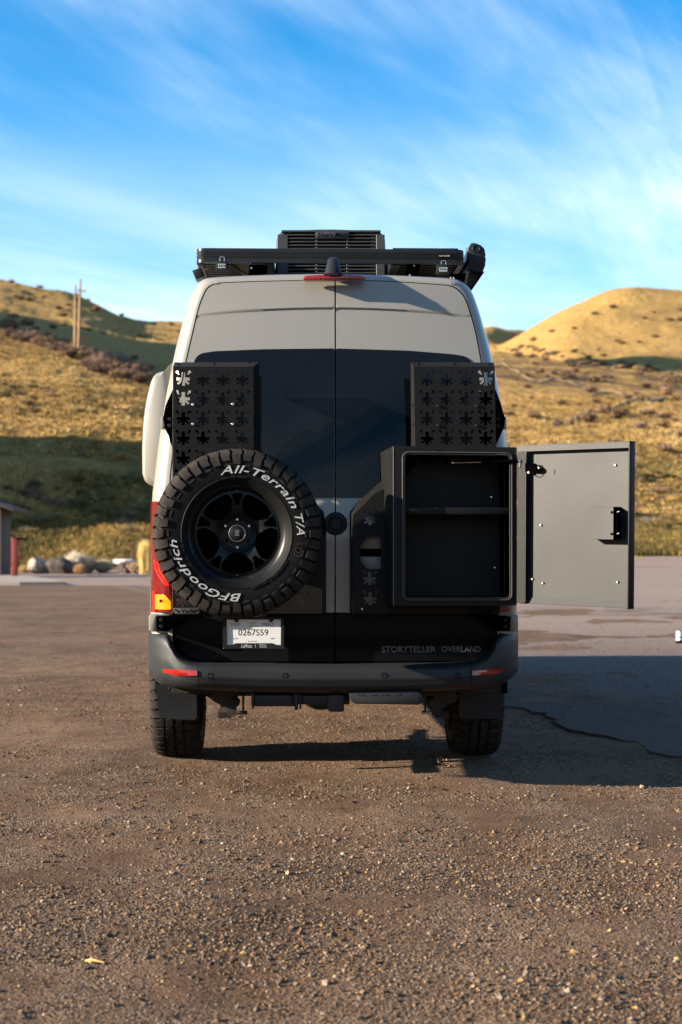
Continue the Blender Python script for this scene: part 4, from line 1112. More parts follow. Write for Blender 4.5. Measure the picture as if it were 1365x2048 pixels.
for k in range(5):
    mb = MB(); pixbox(mb, 715 + k * 24, 1389, 729 + k * 24, 1391, -0.102, -0.098); part('grip_rib', mb, MT['hitch'], st)
for s in (-1, 1):
    X = (lambda v: v) if s < 0 else (lambda v: 1338 - v)
    mb = MB(); pixprism(mb, [(X(a), b) for a, b in [(412, 1391), (440, 1390), (472, 1392), (474, 1431), (456, 1431), (455, 1417), (430, 1404)]], 0.22, 0.235); bk = part('chassis_bracket', mb, MT['under'])
    mb = MB(); disc(mb, X(472), 1406, 8, 0.17, 0.24, 16); part('pivot_bolt', mb, MT['under'], bk)
    mb = MB(); mb.tube([pl(X(475), 1426, 0.22), pl(X(495), 1425, 0.22)], 0.010, 8); part('shackle_pin', mb, MT['steel' if s > 0 else 'under'], bk)
    mb = MB(); pixbox(mb, X(425) if s < 0 else X(505), 1383, X(505) if s < 0 else X(425), 1392, 0.16, 0.30); part('cross_bracket', mb, MT['under'], bk, bevel=0.004)
    mb = MB(); mb.tube([pl(X(487), 1388, 0.2), pl(X(487), 1425, 0.2)], 0.006, 8); part('thin_rod', mb, MT['hitch'], bk)
    # leaf spring
    mb = MB()
    for k in range(3):
        mb.box((s * 0.585 - 0.035, 0.35, 0.36 - 0.012 * k), (s * 0.585 + 0.035, 2.2 - 0.3 * k, 0.369 - 0.012 * k))
    part('leaf_spring', mb, MT['under'])
# axle and differential
mb = MB(); mb.tube([(-0.85, YR, 0.40), (0.85, YR, 0.40)], 0.045, 16); ax = part('rear_axle', mb, MT['under'])
c = pl(645, 1412, 0.80)
mb = MB(); mb.lathe([(0.0001, -0.17), (.07, -0.165), (.125, -0.12), (.145, -0.04), (.145, 0.05), (.09, 0.15), (0.0001, 0.16)], (c.x, YR - 0.05, 0.42), 28); part('differential', mb, MT['hitch'], ax)
mb = MB(); mb.tube([(0.20, 0.9, 0.46), (0.22, 2.2, 0.44)], 0.11, 18); part('silencer', mb, MT['under'])
mb = MB(); mb.tube([(0.30, 0.25, 0.50), (0.26, 0.9, 0.47)], 0.03, 12); part('tail_pipe', mb, MT['under'])
mb = MB(); pixprism(mb, [(440, 1380), (900, 1380), (900, 1392), (440, 1392)], 0.2, 0.45); part('rear_crossmember', mb, MT['hitch'])

# flared side pod on the left flank
rows = []
pod = [(285, 948), (284.5, 900), (286, 860), (290, 820), (297, 785), (305, 758), (315, 746), (330, 742), (350, 745), (350, 985), (320, 978), (300, 970), (290, 962)]
yp0 = 0.62
base = [pl(a, b, yp0) for a, b in catmull([(a, b) for a, b in pod] + [pod[0]], 3)[:-1]]
cx_ = sum(p.x for p in base) / len(base); cz_ = sum(p.z for p in base) / len(base)
def sc_ring(k, y): return [Vector((cx_ + (p.x - cx_) * k[0], y, cz_ + (p.z - cz_) * k[1])) for p in base]
mb = MB(); mb.grid([sc_ring((.70, .90), yp0 - 0.050), sc_ring((.86, .955), yp0 - 0.038), sc_ring((.96, .985), yp0 - 0.015), sc_ring((1, 1), yp0 + 0.02), sc_ring((1, 1), yp0 + 0.9), sc_ring((.9, .96), yp0 + 0.98), sc_ring((.6, .8), yp0 + 1.0)], close_u=True)
mb.f.append(tuple(range(len(base)))[::-1])
part('side_pod', mb, MT['paint'], angle=60)
# wing mirrors (cab), hidden from behind but cast with the van
for s in (-1, 1):
    mb = MB(); mb.box((s * 0.98, 5.3, 1.45), (s * 1.14, 5.42, 1.85)); part('wing_mirror', mb, MT['black_plastic'], bevel=0.03)

# ---- roof rack
YRK = 0.62
def rk(px, py, y=YRK): return pl(px, py, y)
zt = rk(670, 497.5).z; zb_ = rk(670, 526).z; x0 = rk(392.5, 512).x; x1 = rk(930, 512).x
mb = MB()
rc = 0.05
def rail_path(inset=0.0):
    o = []
    for k in range(7): a = math.pi / 2 * k / 6; o.append(Vector((x0 + rc - (rc - inset) * math.cos(a), YRK + rc - (rc - inset) * math.sin(a), 0)))
    for k in range(7): a = math.pi / 2 * k / 6; o.append(Vector((x1 - rc + (rc - inset) * math.sin(a), YRK + rc - (rc - inset) * math.cos(a), 0)))
    return o
LR = 3.9
pth = [Vector((x0, YRK + LR, 0))] + rail_path() + [Vector((x1, YRK + LR, 0))]
pin_ = [Vector((x0 + .03, YRK + LR, 0))] + rail_path(.03) + [Vector((x1 - .03, YRK + LR, 0))]
hs = [zb_, zb_ + .018, zb_ + .021, zb_ + .038, zb_ + .041, zb_ + .060, zb_ + .063, zt]
ins = [0, 0, .003, 0, .003, 0, .002, .002]
rows = []
for h_, i_ in zip(hs, ins):
    rp = [Vector((x0 + i_, YRK + LR, h_))] + [p + Vector((0, 0, h_)) for p in rail_path(i_)] + [Vector((x1 - i_, YRK + LR, h_))]
    rows.append(rp)
rows.append([p + Vector((0, 0, zt)) for p in pin_]); rows.append([p + Vector((0, 0, zb_)) for p in pin_]); rows.append(rows[0])
mb.grid(rows); RACK = part('roof_rack', mb, MT['alu_black'], angle=30)
ACY = 2.0
k = 0; y = YRK + 0.075
xa0, xa1 = pl(540, 540, 0.9).x, pl(786, 540, 0.9).x
while y < YRK + LR - 0.05:
    gap = 0.5 < y - YRK < 5
    for sx0, sx1 in (((x0 + .03, xa0), (xa1, x1 - .03)) if y < 2.6 else ((x0 + .03, x1 - .03),)):
        mb = MB(); mb.box((sx0, y, zb_ + 0.012), (sx1, y + 0.052, zb_ + 0.022))
        mb.box((sx0, y + 0.004, zb_ + 0.022), (sx1, y + 0.048, zt - 0.012))
        part('slat', mb, MT['slat'], RACK, smooth=False)
    y += 0.085
# cross rails on either side of the air-conditioner opening, and feet
for xx in (xa0, xa1):
    part('inner_rail', MB().box((xx - .025, YRK + 0.03, zb_ - 0.008), (xx + .025, 2.6, zt)), MT['alu_black'], RACK)
for pxs in ([(499, 529), (536, 529), (534, 550), (497, 552)], [(814, 529), (842, 529), (834, 556), (812, 556)]):
    mb = MB(); pixprism(mb, pxs, YRK + 0.06, YRK + 0.12); ft = part('rack_foot', mb, MT['powder_dark'], RACK)
for x, y in ((502, 525 + 0), (503, 535), (829, 530), (820, 549)):
    mb = MB(); disc(mb, x, y + 1, 1.8, YRK + 0.045, YRK + 0.06, 8); part('foot_bolt', mb, MT['steel'], RACK)
for x in (-0.55, 0.55):
    for y in (1.3, 2.4, 3.6): part('rack_foot', MB().box((x - .03, y, 2.45), (x + .03, y + .08, zb_)), MT['powder_dark'], RACK)
# maker's plate
mb = MB(); pixbox(mb, 877, 508, 902, 515, YRK - 0.004, YRK); mp_ = part('maker_plate', mb, MT['ink'], RACK, smooth=False)
place_text('FRONT RUNNER', 878.5, 900.5, 511.7, 3.2, YRK - 0.0055, MT['letter'], RACK, offset=0.02)
# work lights
def work_light(x0_, y0_, x1_, y1_, lx0, lx1, ly0):
    d = YRK - 0.045
    mb = MB(); mb.prism([Vector((x, d, z)) for x, z in round_poly([(pl(a, b, d).x, pl(a, b, d).z) for a, b in [(x0_, y0_), (x1_, y0_), (x1_, y1_), (x0_, y1_)]], 0.006)], (0, 0.05, 0))
    W = part('work_light', mb, MT['black_plastic'], bevel=0.003)
    mx, my = (x0_ + x1_) / 2, (y0_ + y1_) / 2
    mb = MB(); pixbox(mb, x0_ + 4.5, my - 3.5, x1_ - 4.5, my + 5, d - 0.002, d + 0.01); part('lamp_lens', mb, MT['led'], W)
    for a, b in ((0, 0), (1, 0), (2, 0), (3, 0)):
        mb = MB(); pixbox(mb, x0_ + 6.2 + a * 3.6, my - 1.8, x0_ + 8.0 + a * 3.6, my + 2.6, d - 0.0035, d); part('led_chip', mb, MT['ink'], W, smooth=False)
    mb = MB(); mb.tube([pl(lx0, y0_ + 1, d + .01), pl(lx0, ly0 + 1.5, d + .01), pl(lx0 + 1.5, ly0, d + .01), pl(lx1 - 1.5, ly0, d + .01), pl(lx1, ly0 + 1.5, d + .01), pl(lx1, y0_ + 1, d + .01)], 0.0022, 8); part('wire_loop', mb, MT['steel'], W)
work_light(432, 522, 456, 540, 440.5, 449, 513.5)
work_light(874.5, 528.5, 899.5, 547.5, 883, 892, 521.5)
# tilted side light on the left, with its cable
mb = MB(); pixprism(mb, [(384.5, 541), (403, 535), (410, 551), (392.5, 560)], YRK + 0.10, YRK + 0.16); SL = part('side_light', mb, MT['black_plastic'], bevel=0.003)
mb = MB(); pixprism(mb, [(392.5, 559), (404, 554), (407, 556), (394, 562.5)], YRK + 0.095, YRK + 0.15); part('lamp_lens', mb, MT['badge'], SL)
mb = MB(); mb.tube([pl(396, 536, YRK + .1), pl(397, 529, YRK + .1)], 0.004, 6); part('lamp_stem', mb, MT['steel'], SL)
mb = MB(); mb.tube([pl(409, 541, YRK + .08), pl(416, 538, YRK + .08), pl(427, 536, YRK + .08)], 0.0025, 6); part('cable', mb, MT['badge'], SL)
mb = MB(); mb.tube([pl(456, 528, YRK + .05), pl(470, 532, YRK + .05), pl(482, 541, YRK + .05), pl(497, 548, YRK + .05)], 0.003, 6); part('cable', mb, MT['ink'])
# solar panel lying on the rack
zs = rk(850, 498.5).z; mb = MB(); mb.box((rk(787, 500).x, YRK + 0.05, zt + 0.001), (rk(919, 500).x, YRK + 1.5, zt + 0.016)); SP = part('solar_panel', mb, MT['solar'], bevel=0.003)
# air conditioner
AY = 0.95
xa, xb = pl(553.5, 500, AY).x, pl(771.5, 500, AY).x; ztop = pl(662, 458.5, AY + 0.03).z; zbot = pl(662, 552, AY).z - 0.05
sec = []
for fx, fz, dy in ((0.0, 0, 0), ):
    pass
def ac_ring(sx, szt, y):
    o = []
    W = (xb - xa) / 2 * sx; xm = (xa + xb) / 2; r_ = 0.045
    zt_ = zbot + (ztop - zbot) * szt
    prof = [(-W - 0.012, zbot)]
    for k in range(6): a = math.pi / 2 * k / 5; prof.append((-W + r_ - r_ * math.cos(a), zt_ - 0.012 - r_ + r_ * math.sin(a)))
    for k in range(1, 8): t = k / 8; prof.append((-W + r_ + (2 * W - 2 * r_) * t, zt_ - 0.012 + 0.012 * math.sin(math.pi * t)))
    for k in range(6): a = math.pi / 2 * k / 5; prof.append((W - r_ + r_ * math.sin(a), zt_ - 0.012 - r_ + r_ * math.cos(a)))
    prof.append((W + 0.012, zbot))
    return [Vector((xm + a, y, b)) for a, b in prof]
mb = MB(); rr_ = [ac_ring(0.955, 0.955, AY + 0.0), ac_ring(0.985, 0.985, AY + 0.012), ac_ring(1.0, 1.0, AY + 0.05), ac_ring(1.0, 1.0, AY + 0.75), ac_ring(.95, .93, AY + 0.88)]
mb.grid(rr_); AC = part('air_conditioner', mb, MT['ac'], angle=40)
inner = [Vector((p.x * 1.0, AY + 0.02, p.z)) for p in ac_ring(.95, .95, AY)]
part('grille_back', MB().add(inner, [tuple(range(len(inner)))]), MT['ac_dark'], AC)
# grille frame: slats, posts, rim
fz0, fz1 = zbot, pl(662, 462.5, AY).z
fx0, fx1 = pl(560, 500, AY).x, pl(766, 500, AY).x
def acb(x0_, y0_, x1_, y1_, d0, d1, name='grille_slat', mt='ac'):
    mb = MB(); pixbox(mb, x0_, y0_, x1_, y1_, d0, d1); return part(name, mb, MT[mt], AC, bevel=0.002, seg=1)
acb(563, 460.0, 762, 464.4, AY - 0.006, AY + 0.03, 'grille_rim')
acb(555, 469, 576, 553, AY - 0.004, AY + 0.03, 'grille_side'); acb(753, 469, 770, 553, AY - 0.004, AY + 0.03, 'grille_side')
yy = 468.2
while yy < 552:
    acb(574, yy, 755, yy + 3.1, AY - 0.002, AY + 0.014); yy += 6.9
for xx in (631.5, 693):
    acb(xx, 464, xx + 4.5, 552, AY + 0.002, AY + 0.016, 'grille_post')
acb(742, 472, 750, 552, AY + 0.015, AY + 0.018, 'coil_strip', 'badge')
mb = MB(); pixbox(mb, 631.5, 463.5, 697.5, 475.5, AY - 0.008, AY + 0.01); nm = part('name_panel', mb, MT['ac'], AC, bevel=0.002)
place_text('Silvers Mesa', 634, 695, 469.5, 9.5, AY - 0.009, MT['ac_dark'], AC, shear=0.4, offset=0.006)
# awning case along the right side of the rack
AW = 0.70
cap = [(936, 498), (943, 486), (950, 485.5), (962, 490), (969.5, 497), (972, 510), (970.5, 514), (972.5, 516), (971, 531), (966.5, 543), (958, 545), (936, 540), (939, 526), (934, 518)]
mb = MB(); P_ = [pl(a, b, AW) for a, b in cap]; mb.prism(P_, (0, 0.05, 0)); AWN = part('awning', mb, MT['black_plastic'], bevel=0.004)
cs = Vector((sum(p.x for p in P_) / len(P_), 0, sum(p.z for p in P_) / len(P_)))
mb = MB(); mb.prism([Vector((cs.x + (p.x - cs.x) * .94, AW + .05, cs.z + (p.z - cs.z) * .94)) for p in P_], (0, 3.0, 0)); part('awning_case', mb, MT['alu_black'], AWN)
part('cap_swirl', MB().lathe([(.016, 0), (.018, -.003), (.022, -.003), (.024, 0)], pl(953, 497, AW - 0.0005), 24), MT['alu_black'], AWN)
mb = MB(); pixbox(mb, 933, 495, 937.5, 503, AW + .0, AW + .03); part('cap_edge', mb, MT['steel'], AWN)
mb = MB(); pixprism(mb, [(940, 544), (968, 543), (966, 549), (941, 581), (931, 573)], AW + 0.06, AW + 0.08); part('awning_bracket', mb, MT['under'], AWN)
mb = MB(); pixprism(mb, [(966, 543), (970, 543), (943, 582), (939, 580)], AW + 0.04, AW + 0.14); part('bracket_edge', mb, MT['powder_dark'], AWN)
mb = MB(); pixprism(mb, [(905, 548), (932, 546), (930, 565), (918, 566)], AW + 0.06, AW + 0.12); part('bracket_foot', mb, MT['powder_dark'], AWN)
# ------------------------------------------------------------ storage box on the right rear door
YB = -0.36
A = pl(787.5, 893, YB); B = pl(1033, 895.5, YB); Cc = pl(1033, 1210, YB); D = pl(787.5, 1210.5, YB)
At = pl(762, 906, 0.01); Dt = pl(773, 1208, YP + 0.01)
Bt = Vector((B.x + 0.0, At.y, At.z)); Ct = Vector((Cc.x + 0.0, Dt.y, Dt.z))
op = round_poly(pts2([(805, 904), (1025, 906), (1025, 1200), (805, 1200)], YB), 0.030, 6)
V, Fc = cdt_panel([(D.x, D.z), (Cc.x, Cc.z), (B.x, B.z), (A.x, A.z)], [op], 0, lambda x, z: YB, 0.0025)
BOX = mesh_obj('storage_box', V, Fc, MT['powder'], VAN, angle=30)
def quad(name, a, b, c, d, mat, parent=BOX, th=0.0025):
    n = (b - a).cross(d - a).normalized() * th
    return MB().hexa([a, b, c, d, a + n, b + n, c + n, d + n]).build(name, mat, parent, smooth=False)
quad('left_side', A, At, Dt, D, MT['powder']); quad('top_side', B, Bt, At, A, MT['powder']); quad('right_side', Cc, Ct, Bt, B, MT['powder']); quad('bottom_side', D, Dt, Ct, Cc, MT['powder'])
# rounded corner edges; the left one's sunlit line is painted as lighter grey
for p, q in ((A, D), (B, Cc)):
    MB().tube([p + Vector((0, 0.001, 0)), q + Vector((0, 0.001, 0))], 0.0028, 8).build('folded_edge', MT['badge'] if p is A else MT['powder'], BOX)
# lining
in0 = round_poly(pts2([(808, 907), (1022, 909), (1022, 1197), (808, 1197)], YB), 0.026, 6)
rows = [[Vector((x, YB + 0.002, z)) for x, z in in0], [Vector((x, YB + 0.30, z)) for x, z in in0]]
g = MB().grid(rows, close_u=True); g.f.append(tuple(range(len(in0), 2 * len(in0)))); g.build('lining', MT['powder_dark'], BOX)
# rubber seal: two parallel beads round the opening
def bead(px0, r, mt, name, y):
    o = round_poly(pts2([(808 - px0, 906.5 - px0), (1022 + px0, 908.5 - px0), (1022 + px0, 1197.5 + px0), (808 - px0, 1197.5 + px0)], YB), 0.028 + px0 * 0.0024, 7)
    pts = [Vector((x, y, z)) for x, z in o]; pts.append(pts[0].lerp(pts[1], .5)); pts.append(pts[1])
    return MB().tube(pts, r, 8, caps=False).build(name, MT[mt], BOX)
bead(2.2, 0.0045, 'seal', 'rubber_seal', YB - 0.006); bead(-1.6, 0.003, 'seal', 'seal_lip', YB - 0.003)
# shelf
zsf = pl(900, 1020, YB + 0.03)
xs0, xs1 = pl(808, 1020, YB + 0.05).x, pl(1022, 1020, YB + 0.05).x
MB().box((xs0 - .01, YB + 0.03, pl(900, 1029, YB + .03).z), (xs1 + .01, YB + 0.29, pl(900, 1015, YB + .03).z)).build('shelf', MT['powder'], BOX, bevel=0.002)
place_text('OVERLAND', 820, 838, 1019.5, 3.2, YB + 0.0285, MT['badge'], BOX)
for x in (877, 885): mb = MB(); disc(mb, x, 902.5, 2.2, YB - 0.004, YB, 10); part('box_screw', mb, MT['ink'], BOX)
MB().tube([pl(1010, 925, YB + .12), pl(1010, 1190, YB + .12)], 0.004, 8).build('inner_post', MT['powder'], BOX)
for x, y in ((983, 994), (990, 1135)): mb = MB(); disc(mb, x, y, 2, YB + .15, YB + .155, 8); part('inner_stud', mb, MT['steel'], BOX)
# gas strut
s0 = pl(906, 925.5, YB + 0.10); s1 = pl(1039, 922, YB - 0.035)
MB().tube([s0, s0.lerp(s1, .46)], 0.0042, 8).build('strut_rod', MT['steel'], BOX)
MB().tube([s0.lerp(s1, .44), s0.lerp(s1, .97)], 0.0095, 12).build('gas_strut', MT['powder_dark'], BOX)
MB().lathe([(0.0001, -.012), (.008, -.009), (.011, 0), (.008, .009), (.0001, .012)], s1 + Vector((0.002, 0, 0)), 12).build('strut_ball', MT['steel'], BOX)
MB().lathe([(0.0001, -.009), (.006, -.007), (.008, 0), (.006, .007), (.0001, .009)], s0, 12).build('strut_ball', MT['steel'], BOX)
MB().tube([s1 + Vector((0.002, 0, 0)), s1 + Vector((0.002, 0.0, -0.03))], 0.007, 10).build('ball_stud', MT['steel'], BOX)
# open lid
YH, YO = -0.372, -0.815
h1, h2 = pl(1038, 896, YH), pl(1040, 1209.5, YH); o1, o2_ = pl(1261.5, 877.5, YO), pl(1265, 1215, YO)
hx, ox = (h1.x + h2.x) / 2, (o1.x + o2_.x) / 2; zt1 = (h1.z + o1.z) / 2; zb1 = (h2.z + o2_.z) / 2
T = Vector((ox - hx, YO - YH, 0)); LW = T.length; T.normalize(); Nn = Vector((T.y, -T.x, 0))   # Nn: towards the viewer's left (inner face)
if Nn.y > 0: Nn = -Nn
O_ = Vector((hx, YH, 0))
def L(u, v, d=0.0):
    """u along the lid from its hinge, v height, d out of the inner face"""
    return O_ + T * u + Vector((0, 0, v)) + Nn * d
def lbox(u0, v0, u1, v1, d0, d1): return MB().hexa([L(u0, v0, d1), L(u1, v0, d1), L(u1, v1, d1), L(u0, v1, d1), L(u0, v0, d0), L(u1, v0, d0), L(u1, v1, d0), L(u0, v1, d0)])
LID = lbox(0, zb1, LW, zt1, -0.022, -0.020).build('lid', MT['liner'], VAN, smooth=False); LID.name = 'box_door'
lbox(-0.002, zt1 - 0.0025, LW, zt1, -0.0225, 0.020).build('top_flange', MT['liner'], LID, smooth=False)
lbox(0, zb1, LW, zb1 + 0.0025, -0.0225, 0.004).build('bottom_flange', MT['liner'], LID, smooth=False)
lbox(LW - 0.0025, zb1, LW, zt1, -0.0225, 0.020).build('outer_flange', MT['powder'], LID, smooth=False)
# top flange return with a lit face (folded strip)
lbox(0.0, zt1 - 0.030, LW - 0.003, zt1 - 0.002, 0.016, 0.0185).build('folded_strip', MT['liner'], LID, smooth=False)
lbox(0.0, zb1 + 0.003, 0.045, zt1 - 0.03, 0.014, 0.0165).build('folded_strip', MT['powder'], LID, smooth=False)
g = MB().add([L(0.05, zb1 + .035, -0.0195), L(LW - .004, zb1 + .035, -0.0195), L(LW - .004, zb1 + .003, -0.004), L(0.03, zb1 + .003, -0.004)], [(0, 1, 2, 3)]); g.build('folded_strip', MT['liner'], LID, smooth=False)
lbox(LW - 0.004, zb1 - 0.001, LW + 0.003, zt1 + 0.001, -0.024, 0.023).build('outer_edge', MT['powder'], LID, bevel=0.0015)
# hinge leaves
def Lpix(px, py, d=-0.019):
    """lid coordinates of a photo pixel"""
    dr = MVi3 @ Vector((px - CX, F, HY - py)); P0 = O_ + Nn * d; t = (P0 - C0).dot(Nn) / dr.dot(Nn); p = C0 + dr * t; q = p - O_
    return q.dot(T), q.z
for v0, v1 in ((zb1 + 0.02, zb1 + 0.30), (zb1 + 0.33, zb1 + 0.48), (zb1 + 0.50, zt1 - 0.06)):
    MB().tube([L(-0.006, v0, 0.004), L(-0.006, v1, 0.004)], 0.0045, 8).build('hinge_knuckle', MT['powder'], LID)
for px, py in ((1083, 1050), (1066, 1158), (1087, 1166), (1236, 1164), (1232, 930)):
    u, v = Lpix(px, py); c = L(u, v, -0.019)
    MB().tube([c, c + Nn * 0.008], [0.0062, 0.0045], 10).build('screw', MT['brass'], LID)
# strut bracket on the lid
u0, v0 = Lpix(1042, 930); 
def plate_l(pts, d0, d1, name, mat, **k):
    P = [Lpix(a, b, d0) for a, b in pts]
    return MB().prism([L(u, v, d1) for u, v in P], Nn * (d0 - d1)).build(name, mat, LID, smooth=False, **k)
plate_l([(1042, 927), (1072, 927), (1078, 932), (1082, 940), (1076, 944), (1062, 943), (1042, 941)], 0.0, 0.012, 'strut_bracket', MT['powder_dark'])
u, v = Lpix(1080, 936, 0); MB().tube([L(u, v, -.02), L(u, v, .012)], .005, 10).build('screw', MT['brass'], LID)
u, v = Lpix(1060, 945, 0); MB().tube([L(u, v, -.02), L(u, v, .012)], .005, 10).build('screw', MT['brass'], LID)
a = Lpix(1086, 931, .03); b = Lpix(1086, 941, .03); MB().tube([L(*a, .03), L(*b, .03)], .002, 6).build('wire_clip', MT['powder_dark'], LID)
MB().tube([L(*Lpix(1058, 948, .01), .01), L(*Lpix(1068, 950, .01), .01), L(*Lpix(1076, 942, .01), .01)], .002, 6).build('wire_clip', MT['powder_dark'], LID)
# latch guard: U-shaped cover standing off the lid
ua, va = Lpix(1178, 1015, 0.02); ub, vb = Lpix(1228, 1014, 0.045); uc, vc = Lpix(1226, 1077.5, 0.045)
dG = 0.042
uL = Lpix(1179, 1046, dG)[0]; uR = Lpix(1227, 1046, dG)[0]; vT = Lpix(1205, 1014.5, dG)[1]; vB = Lpix(1205, 1078, dG)[1]
lbox(uL, vB, uR, vT, dG - 0.002, dG).build('latch_guard', MT['liner'], LID, smooth=False)
lbox(uL, vT, uR, vT + 0.002, -0.02, dG).build('guard_lip', MT['powder'], LID, smooth=False)
lbox(uL, vB - 0.002, uR, vB, -0.02, dG + 0.004).build('guard_lip', MT['powder'], LID, smooth=False)
lbox(uR, vB, uR + 0.0025, vT, -0.02, dG).build('guard_lip', MT['powder_dark'], LID, smooth=False)
for f in (0.16, 0.84):
    vv = vT + (vB - vT) * f
    MB().lathe([(0.0001, 0), (.006, 0), (.006, .003)], (0, 0, 0), 14).xf(Matrix.Translation(L(uR - 0.008, vv, dG + 0.002)) @ Nn.to_track_quat('-Y', 'Z').to_matrix().to_4x4()).build('guard_notch', MT['ink'], LID)
    lbox(uR - 0.008, vv - 0.005, uR + 0.001, vv + 0.005, dG, dG + 0.0015).build('guard_notch', MT['ink'], LID, smooth=False)
    MB().tube([L(uR + 0.014, vv, dG - 0.012), L(uR + 0.026, vv + 0.004, dG - 0.012)], 0.004, 8).build('latch_pin', MT['steel'], LID)
MB().tube([L(uR + 0.012, vT + (vB - vT) * .2, dG - .012), L(uR + 0.016, vT + (vB - vT) * .5, dG - .008), L(uR + 0.012, vT + (vB - vT) * .8, dG - .012)], 0.007, 10).build('latch_handle', MT['powder_dark'], LID)
# ------------------------------------------------------------ things around the lot
def tint_mat(name, rough=0.95, scale=8.0, bump=None):
    m, t, b = mat_base(name); a = nd(t, 'ShaderNodeVertexColor', layer_name='tint')
    G = nd(t, 'ShaderNodeNewGeometry')
    n = noise_n(t, G.outputs['Position'], scale, 4, 0.6)
    c = mixc(t, 0.5, a.outputs[0], ramp(t, n, [(0.3, (0.36, 0.36, 0.36)), (0.7, (0.66, 0.66, 0.66))]), 'OVERLAY')
    t.links.new(c, b.inputs['Base Color']); b.inputs['Roughness'].default_value = rough; b.inputs['Specular IOR Level'].default_value = 0.2
    if bump: bumpn(t, b, [(noise_n(t, G.outputs['Position'], bump[0], 4, 0.6), bump[1])])
    return m
M_PEB = tint_mat('pebble_stone', 0.85, 120); M_GRASS = tint_mat('dry_grass_blades', 0.9, 3); M_TWIG = tint_mat('dry_twigs', 0.9, 3)
def tinted(name, V, Fq, C, mat, smooth=False):
    o = np_mesh(name, V, Fq, mat, smooth)
    at = o.data.color_attributes.new('tint', 'FLOAT_COLOR', 'POINT')
    C4 = np.ones((len(V), 4), np.float32); C4[:, :3] = C; at.data.foreach_set('color', C4.ravel())
    return o
def rock_mat(name, a, b_, c):
    m, t, b = mat_base(name); P = nd(t, 'ShaderNodeTexCoord').outputs['Object']
    n = noise_n(t, P, 2.6, 8, 0.65, 0.6)
    t.links.new(ramp(t, n, [(0.32, a), (0.5, b_), (0.68, c)]), b.inputs['Base Color']); b.inputs['Roughness'].default_value = 0.9
    bumpn(t, b, [(n, 0.12), (noise_n(t, P, 18, 4, 0.6), 0.02)])
    return m
def rock(name, c, size, seed, mat, flat=0.0, cuts=9, rz=0.0):
    bm = bmesh.new(); bmesh.ops.create_icosphere(bm, subdivisions=4 if max(size) > 0.2 else 2, radius=1.0)
    rs = np.random.default_rng(seed)
    for k in range(cuts):
        n = Vector(rs.normal(size=3)).normalized(); d = 0.46 + 0.36 * rs.random()
        for v in bm.verts:
            e = v.co.dot(n) - d
            if e > 0: v.co -= n * e * 0.92
    for v in bm.verts:
        nn = float(fbm(np.array([v.co.x * 1.7 + seed]), np.array([v.co.y * 1.7 + v.co.z * 1.3]), 4, seed)[0])
        v.co *= 1 + 0.12 * nn
        if flat and v.co.z > 1 - flat: v.co.z = 1 - flat + (v.co.z - 1 + flat) * 0.2
        v.co = Vector((v.co.x * size[0], v.co.y * size[1], v.co.z * size[2]))
    me = bpy.data.meshes.new(name); bm.to_mesh(me); bm.free(); me.materials.append(mat)
    me.polygons.foreach_set('use_smooth', [True] * len(me.polygons)); me.set_sharp_from_angle(angle=R(28))
    o = bpy.data.objects.new(name, me); COL.objects.link(o); o.location = c; o.rotation_euler = (0, 0, rz)
    return o
def gh(px, py, lift=0.0):
    p = ground_hit(px, py); p.z = tz(p.x, p.y) + lift; return p

# concrete pad, toilet hut, gate post
MC = simple('pale_concrete', (0.30, 0.24, 0.20), 0.9, var=0.12, vscale=1.5, bump=(30, 0.004))
pad_px = [(-420, 1157), (-50, 1156), (30, 1156.2), (60, 1158), (95, 1162), (130, 1170.5), (40, 1171), (-60, 1171), (-500, 1171)]
pp = [ground_hit(a, b) for a, b in pad_px]
mb = MB(); n = len(pp); zt_ = [tz(p.x, p.y) for p in pp]
mb.add([Vector((p.x, p.y, z + 0.10)) for p, z in zip(pp, zt_)] + [Vector((p.x, p.y, z - 0.2)) for p, z in zip(pp, zt_)],
       [tuple(range(n))] + [(i, (i + 1) % n, (i + 1) % n + n, i + n) for i in range(n)])
o = mb.build('concrete_pad', MC, smooth=False); tag(o, kind='structure')
hp = ground_hit(0, 1155.5); HX, HYY, HZ = hp.x, hp.y, tz(hp.x, hp.y) + 0.1
hut = bpy.data.objects.new('hut', None); COL.objects.link(hut); hut.location = (HX, HYY, HZ)
tag(hut, 'tan hut with a dark brown roof at the left edge of the lot', 'hut')
u_ = HYY / F
MW = simple('tan_stucco', (0.135, 0.098, 0.074), 0.9, var=0.12, vscale=1.5, bump=(40, 0.006))
mb = MB(); mb.box((-4.6, 0, 0), (0, 1.9, 2.48)); mb.build('wall', MW, hut, bevel=0.01)
mb = MB(); mb.box((-0.16, -0.03, 0), (0.012, 0.16, 2.48)); mb.build('corner_post', simple('tan_trim', (0.24, 0.18, 0.14), 0.8, var=0.08), hut)
MR = simple('brown_metal_roof', (0.045, 0.017, 0.012), 0.55, var=0.2, vscale=3)
mb = MB(); mb.prism([Vector((0.60, -0.55, 2.38)), Vector((0.60, -0.55, 2.49)), Vector((-2.3, -0.55, 3.42)), Vector((-5.1, -0.55, 2.49)), Vector((-5.1, -0.55, 2.38)), Vector((-2.3, -0.55, 3.30))], (0, 3.0, 0)); rf = mb.build('roof', MR, hut, smooth=False)
for k in range(9):
    x = 0.45 - k * 0.62; z = 2.49 + (0.52 - x) * (0.93 / 2.82) if x > -2.3 else 3.42 - (-2.3 - x) * (0.93 / 2.8)
    mb = MB(); mb.box((x - .02, -0.56, z), (x + .02, 2.46, z + .035)); mb.build('roof_seam', MR, rf, smooth=False)
